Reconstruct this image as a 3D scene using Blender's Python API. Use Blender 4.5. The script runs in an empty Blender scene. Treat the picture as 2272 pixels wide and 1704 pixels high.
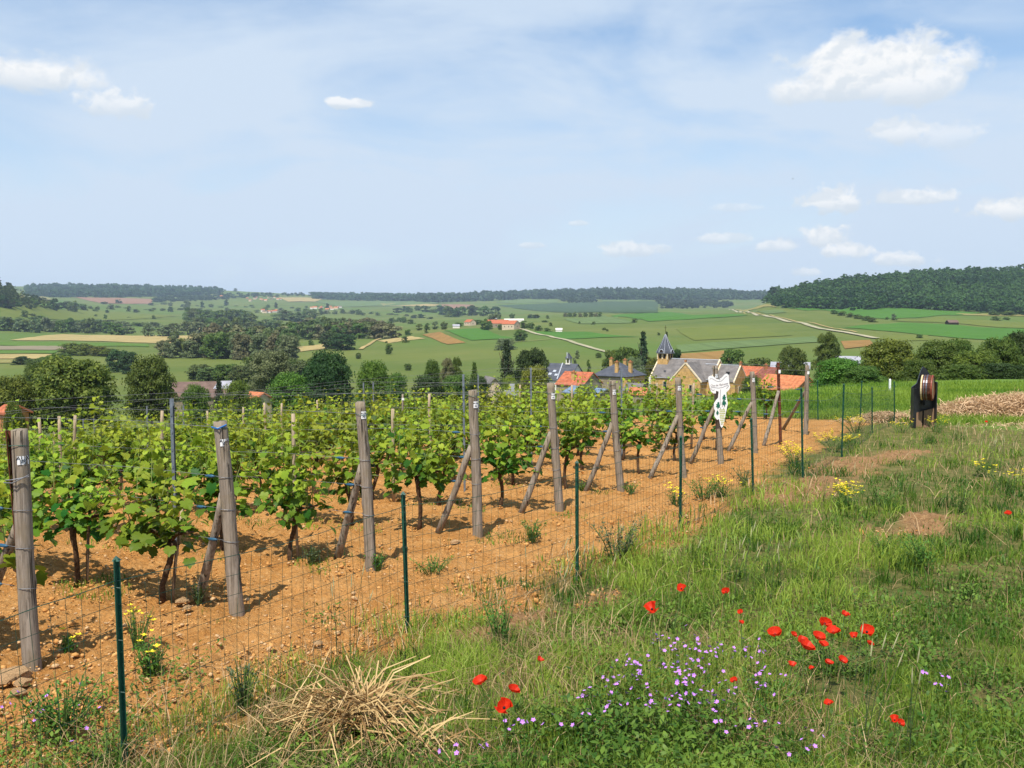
import bpy, math, random
import numpy as np
from mathutils import Vector, Matrix

S = bpy.context.scene
COL = S.collection
R = math.radians
rng = np.random.default_rng(7)
random.seed(7)

# ------------------------------------------------------------------ camera
FPX, CX, CY, PITCH = 2200.0, 1136.0, 852.0, R(4.21)
CAMZ = 2.0
cam_d = bpy.data.cameras.new('camera')
cam_d.sensor_width = 36.0
cam_d.lens = 36.0 * FPX / 2272.0
cam_d.clip_start = 0.05
cam_d.clip_end = 40000
cam = bpy.data.objects.new('camera', cam_d)
cam.location = (0, 0, CAMZ)
cam.rotation_euler = (math.pi / 2 - PITCH, 0, 0)
COL.objects.link(cam)
S.camera = cam

# ------------------------------------------------------------------ sun, exposure
SUN_EL = R(60)
SUN_H = Vector((-0.33, -0.94)).normalized()          # horizontal direction towards the sun
sun_d = bpy.data.lights.new('sun', 'SUN')
sun_d.energy = 5.0
sun_d.angle = R(0.53)
sun_d.color = (1.0, 0.94, 0.85)
sun = bpy.data.objects.new('sun', sun_d)
sv = Vector((SUN_H.x * math.cos(SUN_EL), SUN_H.y * math.cos(SUN_EL), math.sin(SUN_EL)))
sun.rotation_euler = sv.to_track_quat('Z', 'Y').to_euler()
sun.location = (0, -20, 60)
COL.objects.link(sun)
S.view_settings.view_transform = 'Standard'
S.view_settings.look = 'None'
S.view_settings.gamma = 1.0
S.view_settings.use_curve_mapping = False
S.view_settings.exposure = 0.3
S.render.engine = 'CYCLES'
S.cycles.use_denoising = True
S.cycles.max_bounces = 6
S.cycles.diffuse_bounces = 3
S.cycles.glossy_bounces = 2
S.cycles.transmission_bounces = 3
S.cycles.transparent_max_bounces = 6
S.cycles.volume_bounces = 0
S.cycles.caustics_reflective = False
S.cycles.caustics_refractive = False

# ------------------------------------------------------------------ pixel helpers
_cp, _sp = math.cos(PITCH), math.sin(PITCH)

def ray(px, py):
    """direction (numpy, last axis 3) of a photo pixel, scaled so that y = 1"""
    px = np.asarray(px, float); py = np.asarray(py, float)
    a = (px - CX) / FPX; b = (CY - py) / FPX
    d = np.stack([a, _cp + b * _sp, -_sp + b * _cp], -1)
    return d / d[..., 1:2]

def W(px, py, D):
    d = ray(px, py)
    return Vector((d[0] * D, D, CAMZ + d[2] * D))

# ------------------------------------------------------------------ world
def new_world():
    w = bpy.data.worlds.new('World'); S.world = w; w.use_nodes = True
    nt = w.node_tree; nt.nodes.clear()
    N, L = nt.nodes.new, nt.links.new
    out = N('ShaderNodeOutputWorld'); bg = N('ShaderNodeBackground')
    bg.inputs['Strength'].default_value = 0.13
    L(bg.outputs[0], out.inputs[0])
    sky = N('ShaderNodeTexSky'); sky.sky_type = 'NISHITA'; sky.sun_disc = False
    sky.sun_elevation = SUN_EL; sky.sun_rotation = math.atan2(SUN_H.x, SUN_H.y)
    sky.altitude = 250; sky.air_density = 1.0; sky.dust_density = 0.6; sky.ozone_density = 1.6
    tc = N('ShaderNodeTexCoord'); D = tc.outputs['Generated']
    def m(op, a, b=None, c=None, clamp=False):
        n = N('ShaderNodeMath'); n.operation = op; n.use_clamp = clamp
        for i, v in enumerate((a, b, c)):
            if v is None: continue
            if isinstance(v, (int, float)): n.inputs[i].default_value = v
            else: L(v, n.inputs[i])
        return n.outputs[0]
    def dot(v):
        n = N('ShaderNodeVectorMath'); n.operation = 'DOT_PRODUCT'
        L(D, n.inputs[0]); n.inputs[1].default_value = tuple(v); return n.outputs['Value']
    def noise(scale, detail, rough, vec=None, dist=0.0):
        n = N('ShaderNodeTexNoise'); n.inputs['Scale'].default_value = scale
        n.inputs['Detail'].default_value = detail; n.inputs['Roughness'].default_value = rough
        n.inputs['Distortion'].default_value = dist
        L(vec or D, n.inputs['Vector']); return n.outputs['Fac']
    def mapped(scale, loc=(0, 0, 0), rot=(0, 0, 0)):
        n = N('ShaderNodeMapping'); n.inputs['Scale'].default_value = scale
        n.inputs['Location'].default_value = loc; n.inputs['Rotation'].default_value = rot
        L(D, n.inputs['Vector']); return n.outputs[0]
    def ramp(v, a, b):
        n = N('ShaderNodeMapRange'); n.interpolation_type = 'SMOOTHSTEP'
        L(v, n.inputs[0]); n.inputs[1].default_value = a; n.inputs[2].default_value = b
        return n.outputs[0]
    def mix(f, a, b):
        n = N('ShaderNodeMix'); n.data_type = 'RGBA'
        if isinstance(f, (int, float)): n.inputs[0].default_value = f
        else: L(f, n.inputs[0])
        for i, v in ((6, a), (7, b)):
            if isinstance(v, tuple): n.inputs[i].default_value = v
            else: L(v, n.inputs[i])
        return n.outputs[2]
    sep = N('ShaderNodeSeparateXYZ'); L(D, sep.inputs[0]); Z = sep.outputs[2]
    # thin high veil: streaked cirrus over a milky sky
    v1 = noise(2.2, 5, 0.55, mapped((1.0, 1.0, 3.2), rot=(0.0, 0.5, 0.2)), 0.6)
    v2 = noise(6.0, 6, 0.6, mapped((1.0, 0.6, 3.0), (3, 1, 2), (0.0, -0.45, 0.3)), 0.4)
    v3 = noise(1.3, 3, 0.5, mapped((1.0, 1.0, 2.0), (7, 2, 5)))
    veil = m('MULTIPLY', m('ADD', m('MULTIPLY', v1, 0.75), m('MULTIPLY', v2, 0.25)), m('ADD', m('MULTIPLY', v3, 1.2), 0.45))
    veil = m('MULTIPLY', ramp(veil, 0.36, 0.72), 0.85)
    low = m('SUBTRACT', 1.0, ramp(Z, 0.0, 0.34))
    veil = m('ADD', veil, m('MULTIPLY', low, 0.88), clamp=True)
    hs = N('ShaderNodeHueSaturation'); hs.inputs['Saturation'].default_value = 1.22; hs.inputs['Value'].default_value = .98; L(sky.outputs[0], hs.inputs['Color'])
    base = mix(veil, hs.outputs[0], (4.05, 4.8, 5.75, 1))
    # fair-weather cumulus
    nz = noise(26, 9, 0.58, mapped((1, 1, 1.35)), 0.25)
    nz_up = noise(26, 9, 0.58, mapped((1, 1, 1.35), (0.003, 0, -0.011)), 0.25)
    nzs = noise(62, 8, 0.6, mapped((1, 1, 1.2), (2, 5, 1)), 0.2)
    big = noise(9, 3, 0.5, mapped((1, 1, 1.6), (4, 4, 4)))
    clouds = [(1940, 155, 165, 68, 1.0), (1890, 195, 150, 42, .8), (2040, 190, 85, 52, .8), (1995, 297, 52, 32, .62), (2108, 305, 60, 34, .36),
              (60, 165, 135, 46, .85), (262, 235, 66, 36, .62), (778, 231, 52, 15, .75), (1845, 450, 66, 36, .8),
              (2030, 440, 66, 22, .7), (2250, 466, 75, 32, .85), (1829, 528, 54, 32, .8), (1885, 560, 54, 26, .8),
              (1997, 577, 58, 20, .7), (1730, 548, 52, 17, .6), (1400, 557, 72, 20, .62), (1605, 531, 60, 15, .5),
              (1640, 462, 50, 12, .3), (1790, 606, 28, 12, .5), (1290, 496, 26, 8, .4), (1180, 545, 32, 8, .4)]
    tot = None; lit = None
    for (px, py, hw, hh, op) in clouds:
        c = Vector(ray(px, py)).normalized()
        r = c.cross(Vector((0, 0, 1))).normalized(); u = r.cross(c).normalized()
        cosr = Vector(ray(px, CY)).normalized().dot(Vector((0, 1, 0)))
        k = FPX / max(cosr, .5) ** -1 * .93
        U = dot(u * (FPX / hh)); Rr = dot(r * (FPX * cosr / hw))
        U2 = m('MAXIMUM', U, m('MULTIPLY', U, -1.5))
        F = m('MULTIPLY', m('SUBTRACT', 1.0, dot(c)), 6.0)
        cb = N('ShaderNodeCombineXYZ'); L(Rr, cb.inputs[0]); L(U2, cb.inputs[1]); L(F, cb.inputs[2])
        ln = N('ShaderNodeVectorMath'); ln.operation = 'LENGTH'; L(cb.outputs[0], ln.inputs[0])
        v = m('SUBTRACT', 1.0, ln.outputs['Value'])
        v = m('ADD', v, m('ADD', m('MULTIPLY_ADD', nz if hw > 80 else nzs, 1.9, -0.90), m('MULTIPLY_ADD', big if hw > 80 else nz, 1.2, -0.6)))
        v = m('MULTIPLY', ramp(v, -0.05, 0.42), min(1, op * 1.15))
        q = m('MULTIPLY', v, ramp(U, -0.75, 0.35))
        tot = v if tot is None else m('MAXIMUM', tot, v)
        lit = q if lit is None else m('MAXIMUM', lit, q)
    shade = m('MULTIPLY', m('DIVIDE', lit, m('MAXIMUM', tot, 0.01)), m('MULTIPLY_ADD', ramp(m('SUBTRACT', nz_up, nz), -0.10, 0.07), 0.65, 0.35))
    ccol = mix(shade, (4.2, 4.7, 5.25, 1), (6.1, 6.15, 6.2, 1))
    L(mix(tot, base, ccol), bg.inputs['Color'])
    return w
new_world()

# ------------------------------------------------------------------ noise + terrain
_P = rng.integers(0, 1 << 30, 8192)
def _hash(ix, iy, s):
    h = (ix * 374761393 + iy * 668265263 + s * 1442695041) & 0x7fffffff
    h = ((h ^ (h >> 13)) * 1274126177) & 0x7fffffff
    return ((h ^ (h >> 16)) & 0xffff) / 65535.0
def vnoise(x, y, s=0):
    x = np.asarray(x, float); y = np.asarray(y, float)
    x = np.nan_to_num(x); y = np.nan_to_num(y)
    ix = np.floor(x).astype(np.int64); iy = np.floor(y).astype(np.int64)
    fx = x - ix; fy = y - iy
    fx = fx * fx * (3 - 2 * fx); fy = fy * fy * (3 - 2 * fy)
    a = _hash(ix, iy, s); b = _hash(ix + 1, iy, s); c = _hash(ix, iy + 1, s); d = _hash(ix + 1, iy + 1, s)
    return (a + (b - a) * fx) * (1 - fy) + (c + (d - c) * fx) * fy
def fbm(x, y, s=0, o=4, g=0.5):
    v = 0; a = 1; t = 0
    for i in range(o):
        v = v + a * vnoise(x * 2 ** i + 17.3 * i, y * 2 ** i - 9.1 * i, s + i); t += a; a *= g
    return v / t

TPX = np.array([-900, -300, 0, 120, 400, 800, 1150, 1450, 1750, 2000, 2272, 3100], float)
TAB = [
 (100, [1000, 990, 985, 983, 975, 955, 932, 917, 907, 900, 892, 890]),
 (180, [930, 928, 925, 925, 920, 912, 904, 900, 896, 890, 884, 880]),
 (300, [882, 880, 878, 876, 872, 864, 858, 856, 856, 850, 845, 842]),
 (450, [842, 842, 842, 841, 838, 830, 818, 814, 808, 800, 800, 795]),
 (650, [800, 800, 800, 799, 796, 790, 775, 768, 758, 752, 752, 748]),
 (900, [768, 768, 768, 768, 766, 755, 742, 734, 722, 718, 722, 718]),
 (1200, [735, 740, 745, 746, 746, 738, 722, 712, 696, 696, 705, 700]),
 (1400, [690, 700, 722, 734, 738, 732, 715, 704, 686, 677, 680, 660]),
 (1600, [600, 620, 672, 712, 728, 727, 711, 699, 668, 645, 636, 610]),
 (1900, [560, 575, 632, 688, 718, 720, 706, 694, 650, 617, 604, 585]),
 (2200, [560, 572, 636, 684, 708, 714, 702, 691, 658, 620, 607, 590]),
 (2600, [600, 610, 650, 676, 700, 706, 698, 689, 684, 640, 620, 600]),
 (3200, [650, 650, 662, 672, 690, 692, 690, 686, 688, 680, 670, 660]),
 (4000, [662, 662, 664, 667, 679, 682, 679, 675, 682, 690, 690, 690]),
 (5200, [650, 650, 648, 649, 655, 667, 662, 653, 659, 690, 690, 690]),
 (6500, [640, 639, 636, 636, 641, 657, 650, 643, 650, 690, 690, 690]),
 (8000, [650, 650, 648, 648, 652, 664, 668, 665, 668, 690, 690, 690]),
 (13000, [660, 660, 658, 656, 658, 668, 672, 680, 690, 695, 695, 695])]
_i = 8; TPX = np.insert(TPX, _i, 1655.0)
_ov = {1200: 702, 1400: 696, 1600: 692, 1900: 690, 2200: 688, 2600: 687}
TAB = [(d, v[:_i] + [_ov.get(d, v[_i - 1] + (v[_i] - v[_i - 1]) * .683)] + v[_i:]) for d, v in TAB]
TL = np.log(np.array([r[0] for r in TAB], float))
TV = np.array([r[1] for r in TAB], float)
def _cr(xs, V, x):
    """Catmull-Rom along the first axis with uneven knots (finite-difference tangents)"""
    i = np.clip(np.searchsorted(xs, x) - 1, 0, len(xs) - 2)
    h = xs[i + 1] - xs[i]; t = np.clip((x - xs[i]) / h, 0, 1)
    m = np.gradient(V, xs, axis=0)
    t2 = t * t; t3 = t2 * t
    return i, t, h, m, (2 * t3 - 3 * t2 + 1), (t3 - 2 * t2 + t), (-2 * t3 + 3 * t2), (t3 - t2)
_fx = np.linspace(-900, 3100, 401)
def _upsample():
    out = np.empty((len(TL), len(_fx)))
    for r in range(len(TL)):
        i, t, h, m, a, b, c, d = _cr(TPX, TV[r], _fx)
        out[r] = a * TV[r][i] + b * h * m[i] + c * TV[r][i + 1] + d * h * m[i + 1]
    _fl = np.linspace(TL[0], TL[-1], 501)
    o2 = np.empty((501, len(_fx)))
    for k in range(len(_fx)):
        i, t, h, m, a, b, c, d = _cr(TL, out[:, k], _fl)
        o2[:, k] = a * out[i, k] + b * h * m[i] + c * out[i + 1, k] + d * h * m[i + 1]
    return o2
FT = _upsample()
P0X, P0Y = -2.95, 6.1
NX, NY = -0.85, 0.526
def far_py(px, D):
    a = np.clip((np.nan_to_num(px) + 900) / 10.0, 0, 399.999); b = np.clip((np.log(np.maximum(D, 1)) - TL[0]) / (TL[-1] - TL[0]) * 500, 0, 499.999)
    ia = a.astype(int); ib = b.astype(int); fa = a - ia; fb = b - ib
    return (FT[ib, ia] * (1 - fa) + FT[ib, ia + 1] * fa) * (1 - fb) + (FT[ib + 1, ia] * (1 - fa) + FT[ib + 1, ia + 1] * fa) * fb
def T(x, y):
    """height of the ground"""
    x = np.asarray(x, float); y = np.asarray(y, float)
    u = np.maximum((x - P0X) * NX + (y - P0Y) * NY, 0)
    drop = np.where(u < 18, 0.0062 * u * u, 0.0062 * 324 + 0.223 * (u - 18))
    zn = -0.0295 * y - drop + (fbm(x * .45, y * .45, 3, 2) - .5) * .10
    D = np.maximum(y, 1.0)
    px = CX + FPX * x / D
    zf = CAMZ - (far_py(px, D) - 690.0) / FPX * D + (fbm(x * .012, y * .012, 11, 3) - .5) * np.clip(D * .004, 0, 5)
    k = np.clip((D - 42) / 60, 0, 1); k = k * k * (3 - 2 * k)
    return zn * (1 - k) + zf * k

def hit(px, py, h=0.0, dmin=1.5, dmax=12000):
    """where the ray of each pixel meets the ground raised by h; nan if it never does"""
    px = np.atleast_1d(np.asarray(px, float)); py = np.atleast_1d(np.asarray(py, float))
    d = ray(px, py)
    n = len(px); lo = np.full(n, dmin); hi = np.full(n, np.nan)
    for D in np.exp(np.linspace(math.log(dmin), math.log(dmax), 300 if dmax > 100 else 64)):
        act = np.isnan(hi)
        if not act.any(): break
        below = np.zeros(n, bool)
        below[act] = CAMZ + d[act, 2] * D < T(d[act, 0] * D, np.full(act.sum(), D)) + h
        hi[below] = D
        lo[act & ~below] = D
    for _ in range(14):
        mid = (lo + hi) / 2
        b = CAMZ + d[:, 2] * mid < T(d[:, 0] * mid, np.nan_to_num(mid, nan=9e3)) + h
        hi = np.where(b, mid, hi); lo = np.where(b, lo, mid)
    D = (lo + hi) / 2
    x = d[:, 0] * D
    return np.stack([x, D, np.where(np.isnan(D), np.nan, T(x, np.nan_to_num(D, nan=9e3)))], -1)
def g1(px, py, h=0.0, dmin=1.5):
    if dmin < 50:
        p = hit([px], [py], h, dmin, 80)[0]
        if not np.isnan(p).any(): return Vector(p)
    p = hit([px], [py], h, dmin)[0]; return Vector(p)
def at(px, D):
    x = (px - CX) / FPX * D * (_cp + 0.0); return Vector((x, D, float(T(x, D))))

# ------------------------------------------------------------------ mesh helpers
class MB:
    def __init__(s): s.v = []; s.f = []; s.n = 0; s.mi = []
    def add(s, vs, fs, mi=0):
        s.v.extend([tuple(p) for p in vs]); s.f.extend([tuple(i + s.n for i in q) for q in fs]); s.mi.extend([mi] * len(fs)); s.n += len(vs)
    def box(s, c, d, rot=None, mi=0):
        c = Vector(c); h = [k / 2 for k in d]
        vs = [Vector((sx * h[0], sy * h[1], sz * h[2])) for sx in (-1, 1) for sy in (-1, 1) for sz in (-1, 1)]
        if rot is not None: vs = [rot @ p for p in vs]
        s.add([p + c for p in vs], [(0, 1, 3, 2), (4, 6, 7, 5), (0, 4, 5, 1), (2, 3, 7, 6), (0, 2, 6, 4), (1, 5, 7, 3)], mi)
    def tube(s, pts, rad, n=6, cap=True, mi=0, wob=0.0, rnd=None):
        pts = [Vector(p) for p in pts]
        if isinstance(rad, (int, float)): rad = [rad] * len(pts)
        vs = []; ref = Vector((0, 1, 0.13)).normalized()
        for i, p in enumerate(pts):
            t = (pts[min(i + 1, len(pts) - 1)] - pts[max(i - 1, 0)]).normalized()
            a = t.cross(ref)
            if a.length < .05: a = t.cross(Vector((1, 0, 0)))
            a.normalize(); b = t.cross(a)
            for k in range(n):
                q = 2 * math.pi * k / n; r = rad[i] * (1 + (rnd.uniform(-wob, wob) if rnd else 0))
                vs.append(p + (a * math.cos(q) + b * math.sin(q)) * r)
        fs = [(i * n + k, i * n + (k + 1) % n, (i + 1) * n + (k + 1) % n, (i + 1) * n + k) for i in range(len(pts) - 1) for k in range(n)]
        if cap: fs += [tuple(range(n - 1, -1, -1)), tuple(range((len(pts) - 1) * n, len(pts) * n))]
        s.add(vs, fs, mi)
    def prism(s, poly, z0, z1, mi=0, mat=None):
        """polygon in local x,z extruded along y"""
        n = len(poly)
        vs = [Vector((p[0], z0, p[1])) for p in poly] + [Vector((p[0], z1, p[1])) for p in poly]
        if mat is not None: vs = [mat @ p for p in vs]
        s.add(vs, [tuple(range(n)), tuple(range(2 * n - 1, n - 1, -1))] + [(i, i + n, (i + 1) % n + n, (i + 1) % n) for i in range(n)], mi)
    def mesh(s, name, mats, smooth=False):
        me = bpy.data.meshes.new(name); me.from_pydata([tuple(p) for p in s.v], [], s.f)
        for m_ in (mats if isinstance(mats, (list, tuple)) else [mats]): me.materials.append(m_)
        if any(s.mi): me.polygons.foreach_set('material_index', s.mi)
        if smooth: me.polygons.foreach_set('use_smooth', [True] * len(me.polygons))
        me.update(); return me
    def build(s, name, mats, parent=None, smooth=False):
        return link(name, s.mesh(name, mats, smooth), parent)

def link(name, me, parent=None, loc=None, rot=None, sc=None):
    o = bpy.data.objects.new(name, me); COL.objects.link(o)
    if parent is not None: o.parent = parent
    if loc is not None: o.location = loc
    if rot is not None: o.rotation_euler = rot
    if sc is not None: o.scale = sc
    return o
def tag(o, label, cat, group=None):
    o['label'] = label; o['category'] = cat
    if group: o['group'] = group
    return o
def thing(name, label, cat, loc=(0, 0, 0), rz=0.0, group=None):
    o = bpy.data.objects.new(name, None); COL.objects.link(o); o.empty_display_size = .2
    o.location = loc; o.rotation_euler = (0, 0, rz)
    return tag(o, label, cat, group)
def structure(o): o['kind'] = 'structure'; return o
def stuff(o, label, cat=None):
    o['kind'] = 'stuff'; o['label'] = label
    if cat: o['category'] = cat
    return o
def nmesh(name, V, F, mat, smooth=False, attrs=None):
    """numpy mesh; F is (n,k)"""
    me = bpy.data.meshes.new(name); V = np.asarray(V, np.float32); F = np.asarray(F, np.int32)
    nf, k = F.shape
    me.vertices.add(len(V)); me.vertices.foreach_set('co', V.ravel())
    me.loops.add(nf * k); me.loops.foreach_set('vertex_index', F.ravel())
    me.polygons.add(nf); me.polygons.foreach_set('loop_start', np.arange(0, nf * k, k, dtype=np.int32))
    if smooth: me.polygons.foreach_set('use_smooth', np.ones(nf, bool))
    me.update(calc_edges=True)
    for m_ in (mat if isinstance(mat, (list, tuple)) else [mat]): me.materials.append(m_)
    for an, av in (attrs or {}).items():
        av = np.asarray(av, np.float32)
        if av.ndim == 1:
            a = me.attributes.new(an, 'FLOAT', 'POINT'); a.data.foreach_set('value', av)
        else:
            a = me.attributes.new(an, 'FLOAT_COLOR', 'POINT')
            if av.shape[1] == 3: av = np.concatenate([av, np.ones((len(av), 1), np.float32)], 1)
            a.data.foreach_set('color', av.ravel())
    return me

# ------------------------------------------------------------------ materials
class NT:
    def __init__(s, name):
        s.m = bpy.data.materials.new(name); s.m.use_nodes = True; s.nt = s.m.node_tree; s.nt.nodes.clear()
        s.out = s.N('ShaderNodeOutputMaterial')
    def N(s, t): return s.nt.nodes.new(t)
    def L(s, a, b): s.nt.links.new(a, b)
    def put(s, sock, v):
        if isinstance(v, (int, float)): sock.default_value = v
        elif isinstance(v, tuple): sock.default_value = v if len(v) == 4 or sock.type == 'VECTOR' else (*v, 1)
        else: s.L(v, sock)
    def math(s, op, a, b=None, c=None, clamp=False):
        n = s.N('ShaderNodeMath'); n.operation = op; n.use_clamp = clamp
        for i, v in enumerate((a, b, c)):
            if v is not None: s.put(n.inputs[i], v)
        return n.outputs[0]
    def noise(s, scale, detail=4, rough=.55, vec=None, stretch=None):
        n = s.N('ShaderNodeTexNoise'); n.inputs['Scale'].default_value = scale; n.inputs['Detail'].default_value = detail; n.inputs['Roughness'].default_value = rough
        if vec is None: vec = s.coord()
        if stretch:
            mp = s.N('ShaderNodeMapping'); mp.inputs['Scale'].default_value = stretch; s.L(vec, mp.inputs[0]); vec = mp.outputs[0]
        s.L(vec, n.inputs['Vector']); return n.outputs['Fac']
    def coord(s, k='Object'):
        n = s.N('ShaderNodeTexCoord'); return n.outputs[k]
    def pos(s): return s.N('ShaderNodeNewGeometry').outputs['Position']
    def ramp(s, v, a, b, lo=0.0, hi=1.0):
        n = s.N('ShaderNodeMapRange'); n.interpolation_type = 'SMOOTHSTEP'; s.L(v, n.inputs[0])
        for i, q in enumerate((a, b, lo, hi)): n.inputs[i + 1].default_value = q
        return n.outputs[0]
    def mix(s, f, a, b, mode='MIX'):
        n = s.N('ShaderNodeMix'); n.data_type = 'RGBA'; n.blend_type = mode
        s.put(n.inputs[0], f); s.put(n.inputs[6], a); s.put(n.inputs[7], b); return n.outputs[2]
    def attr(s, name, col=False):
        n = s.N('ShaderNodeAttribute'); n.attribute_name = name; return n.outputs['Color' if col else 'Fac']
    def bump(s, h, dist, strength=1.0):
        n = s.N('ShaderNodeBump'); n.inputs['Distance'].default_value = dist; n.inputs['Strength'].default_value = strength
        s.L(h, n.inputs['Height']); return n.outputs[0]
    def bsdf(s, col, rough=.8, spec=.3, metal=0.0, normal=None):
        b = s.N('ShaderNodeBsdfPrincipled'); s.put(b.inputs['Base Color'], col); s.put(b.inputs['Roughness'], rough)
        b.inputs['Specular IOR Level'].default_value = spec; b.inputs['Metallic'].default_value = metal
        if normal is not None: s.L(normal, b.inputs['Normal'])
        return b.outputs[0]
    def end(s, sh): s.L(sh, s.out.inputs['Surface']); return s.m
    def leaf(s, col, trans=.35, rough=.55, spec=.25, tcol=None):
        b = s.bsdf(col, rough, spec); t = s.N('ShaderNodeBsdfTranslucent'); s.put(t.inputs[0], tcol if tcol is not None else col)
        mx = s.N('ShaderNodeMixShader'); mx.inputs[0].default_value = trans; s.L(b, mx.inputs[1]); s.L(t.outputs[0], mx.inputs[2])
        return s.end(mx.outputs[0])

def plain(name, col, rough=.7, spec=.3, var=.18, scale=8.0, metal=0.0, bump=0.0):
    n = NT(name); f = n.noise(scale, 5, .6)
    dark = tuple(c * (1 - var) for c in col); lite = tuple(min(1, c * (1 + var)) for c in col)
    nrm = n.bump(n.noise(scale * 3, 4, .6), bump) if bump else None
    return n.end(n.bsdf(n.mix(n.ramp(f, .3, .7), dark, lite), rough, spec, metal, nrm))
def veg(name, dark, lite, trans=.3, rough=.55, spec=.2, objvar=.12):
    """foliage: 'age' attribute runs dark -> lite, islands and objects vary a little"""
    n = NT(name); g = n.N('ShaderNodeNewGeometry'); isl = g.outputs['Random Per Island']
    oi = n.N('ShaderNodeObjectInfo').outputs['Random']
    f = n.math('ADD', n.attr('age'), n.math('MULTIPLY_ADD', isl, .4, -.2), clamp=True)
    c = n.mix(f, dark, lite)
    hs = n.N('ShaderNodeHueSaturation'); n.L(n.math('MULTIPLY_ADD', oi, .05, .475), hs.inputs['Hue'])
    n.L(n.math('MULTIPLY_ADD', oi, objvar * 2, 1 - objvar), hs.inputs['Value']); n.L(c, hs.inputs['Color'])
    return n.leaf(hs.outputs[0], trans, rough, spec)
def wood(name, a, b, c):
    n = NT(name); co = n.coord()
    g = n.noise(60, 7, .7, co, (1, 1, .05)); k = n.noise(9, 4, .6, co, (1, 1, .45)); d = n.noise(22, 5, .65, co, (1, 1, .35))
    crack = n.ramp(n.noise(48, 3, .5, co, (1, 1, .022)), .60, .66)
    col = n.mix(n.ramp(g, .28, .72), a, b); col = n.mix(n.math('MULTIPLY', n.ramp(k, .45, .7), .7), col, c); col = n.mix(n.math('MULTIPLY', n.ramp(d, .55, .75), .55), col, tuple(x * .55 for x in a)); col = n.mix(n.math('MULTIPLY', crack, .75), col, tuple(x * .2 for x in a))
    return n.end(n.bsdf(col, .88, .12, 0, n.bump(n.math('SUBTRACT', g, n.math('MULTIPLY', crack, 1.2)), .008)))
# ------------------------------------------------------------------ layout of the near ground
ROW = Vector((-0.882, 0.471)); ROW.normalize()
FENCE_PX = [(275, 1716, 1.02), (904, 1412, 1.0), (1281, 1284, 1.0), (1510, 1174, 1.0), (1672, 1098, 1.0), (1782, 1066, 1.32), (1868, 1016, 1.28), (1936, 962, 1.0), (1985, 940, 1.0)]
FP = [g1(a, b) for a, b, h in FENCE_PX]
FH = [h for a, b, h in FENCE_PX]
FP = [Vector((2 * FP[0].x - FP[1].x, 2 * FP[0].y - FP[1].y, 0))] + FP; FH = [1.0] + FH
FP[0].z = float(T(FP[0].x, FP[0].y))
corner = FP[-1].copy(); corner.x -= .55; corner.y += .75; corner.z = float(T(corner.x, corner.y))
FAR_F = [corner]
for px_, D_ in ((1821, 24.9), (1700, 26.0), (1590, 27.3), (1480, 28.8), (1380, 30.3)):
    FAR_F.append(at(px_, D_))
_fl = np.array([[p.x, p.y] for p in FP]); _ext0 = _fl[0] - (_fl[1] - _fl[0]) * 4; _ext1 = _fl[-1] + (_fl[-1] - _fl[-2]) * 20
_fl = np.vstack([_ext0, _fl, _ext1])
def fence_sd(x, y):
    best = np.full(np.shape(x), 1e9); sg = np.zeros(np.shape(x))
    for a, b in zip(_fl[:-1], _fl[1:]):
        d = b - a; L2 = d @ d; t = np.clip(((x - a[0]) * d[0] + (y - a[1]) * d[1]) / L2, 0, 1)
        qx = x - a[0] - t * d[0]; qy = y - a[1] - t * d[1]; r = np.hypot(qx, qy)
        s = d[1] * (x - a[0]) - d[0] * (y - a[1])
        m_ = r < best; best = np.where(m_, r, best); sg = np.where(m_, np.sign(s), sg)
    return best * sg
_c = np.array([corner.x, corner.y]); _e = np.array([FAR_F[-1].x, FAR_F[-1].y]); _fd = (_e - _c) / np.linalg.norm(_e - _c)
def beyond_far(x, y):
    """distance past the far side fence"""
    return _fd[1] * (x - _c[0]) - _fd[0] * (y - _c[1])
_bare = [(1790, 1078, 1.3, .5), (1900, 1035, 1.5, .55), (1990, 1012, 1.1, .45), (1680, 1105, .6, .25), (1960, 1195, .8, .3), (1150, 1385, .35, .2), (1060, 1420, .3, .15), (2060, 1170, .7, .3), (1330, 1330, .3, .12)]
_bare = [(g1(a, b), c, d) for a, b, c, d in _bare]
def bare_mask(x, y):
    v = np.zeros(np.shape(x))
    for p, rx, ry in _bare:
        dx = x - p.x; dy = y - p.y; ax = .55; ay = .83
        q = np.hypot((dx * ax + dy * ay) / (rx * 1.6), (dx * ay - dy * ax) / (ry * 1.5))
        v = np.maximum(v, 1 - q)
    return np.clip(v * 2.0 + (fbm(x * 3, y * 3, 40, 4) - .58) * 3.0, 0, 1) * np.clip(v * 4, 0, 1)
def zones(x, y):
    """soil 0..1 and grass cover 0..1"""
    sd = fence_sd(x, y); bf = beyond_far(x, y)
    n = fbm(x * 1.1, y * 1.1, 21, 4) - .5
    off = .05 + .55 * np.clip((y - 11.5) / 4, 0, 1)
    k = np.clip((-sd + n * 1.1 - off) / .35 + .5, 0, 1)
    k = k * np.clip((-bf + n * 1.2 + .2) / .5 + .5, 0, 1)
    rowsoil = np.clip((60 - y) / 10, 0, 1)
    return k * rowsoil, sd, bf

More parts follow.
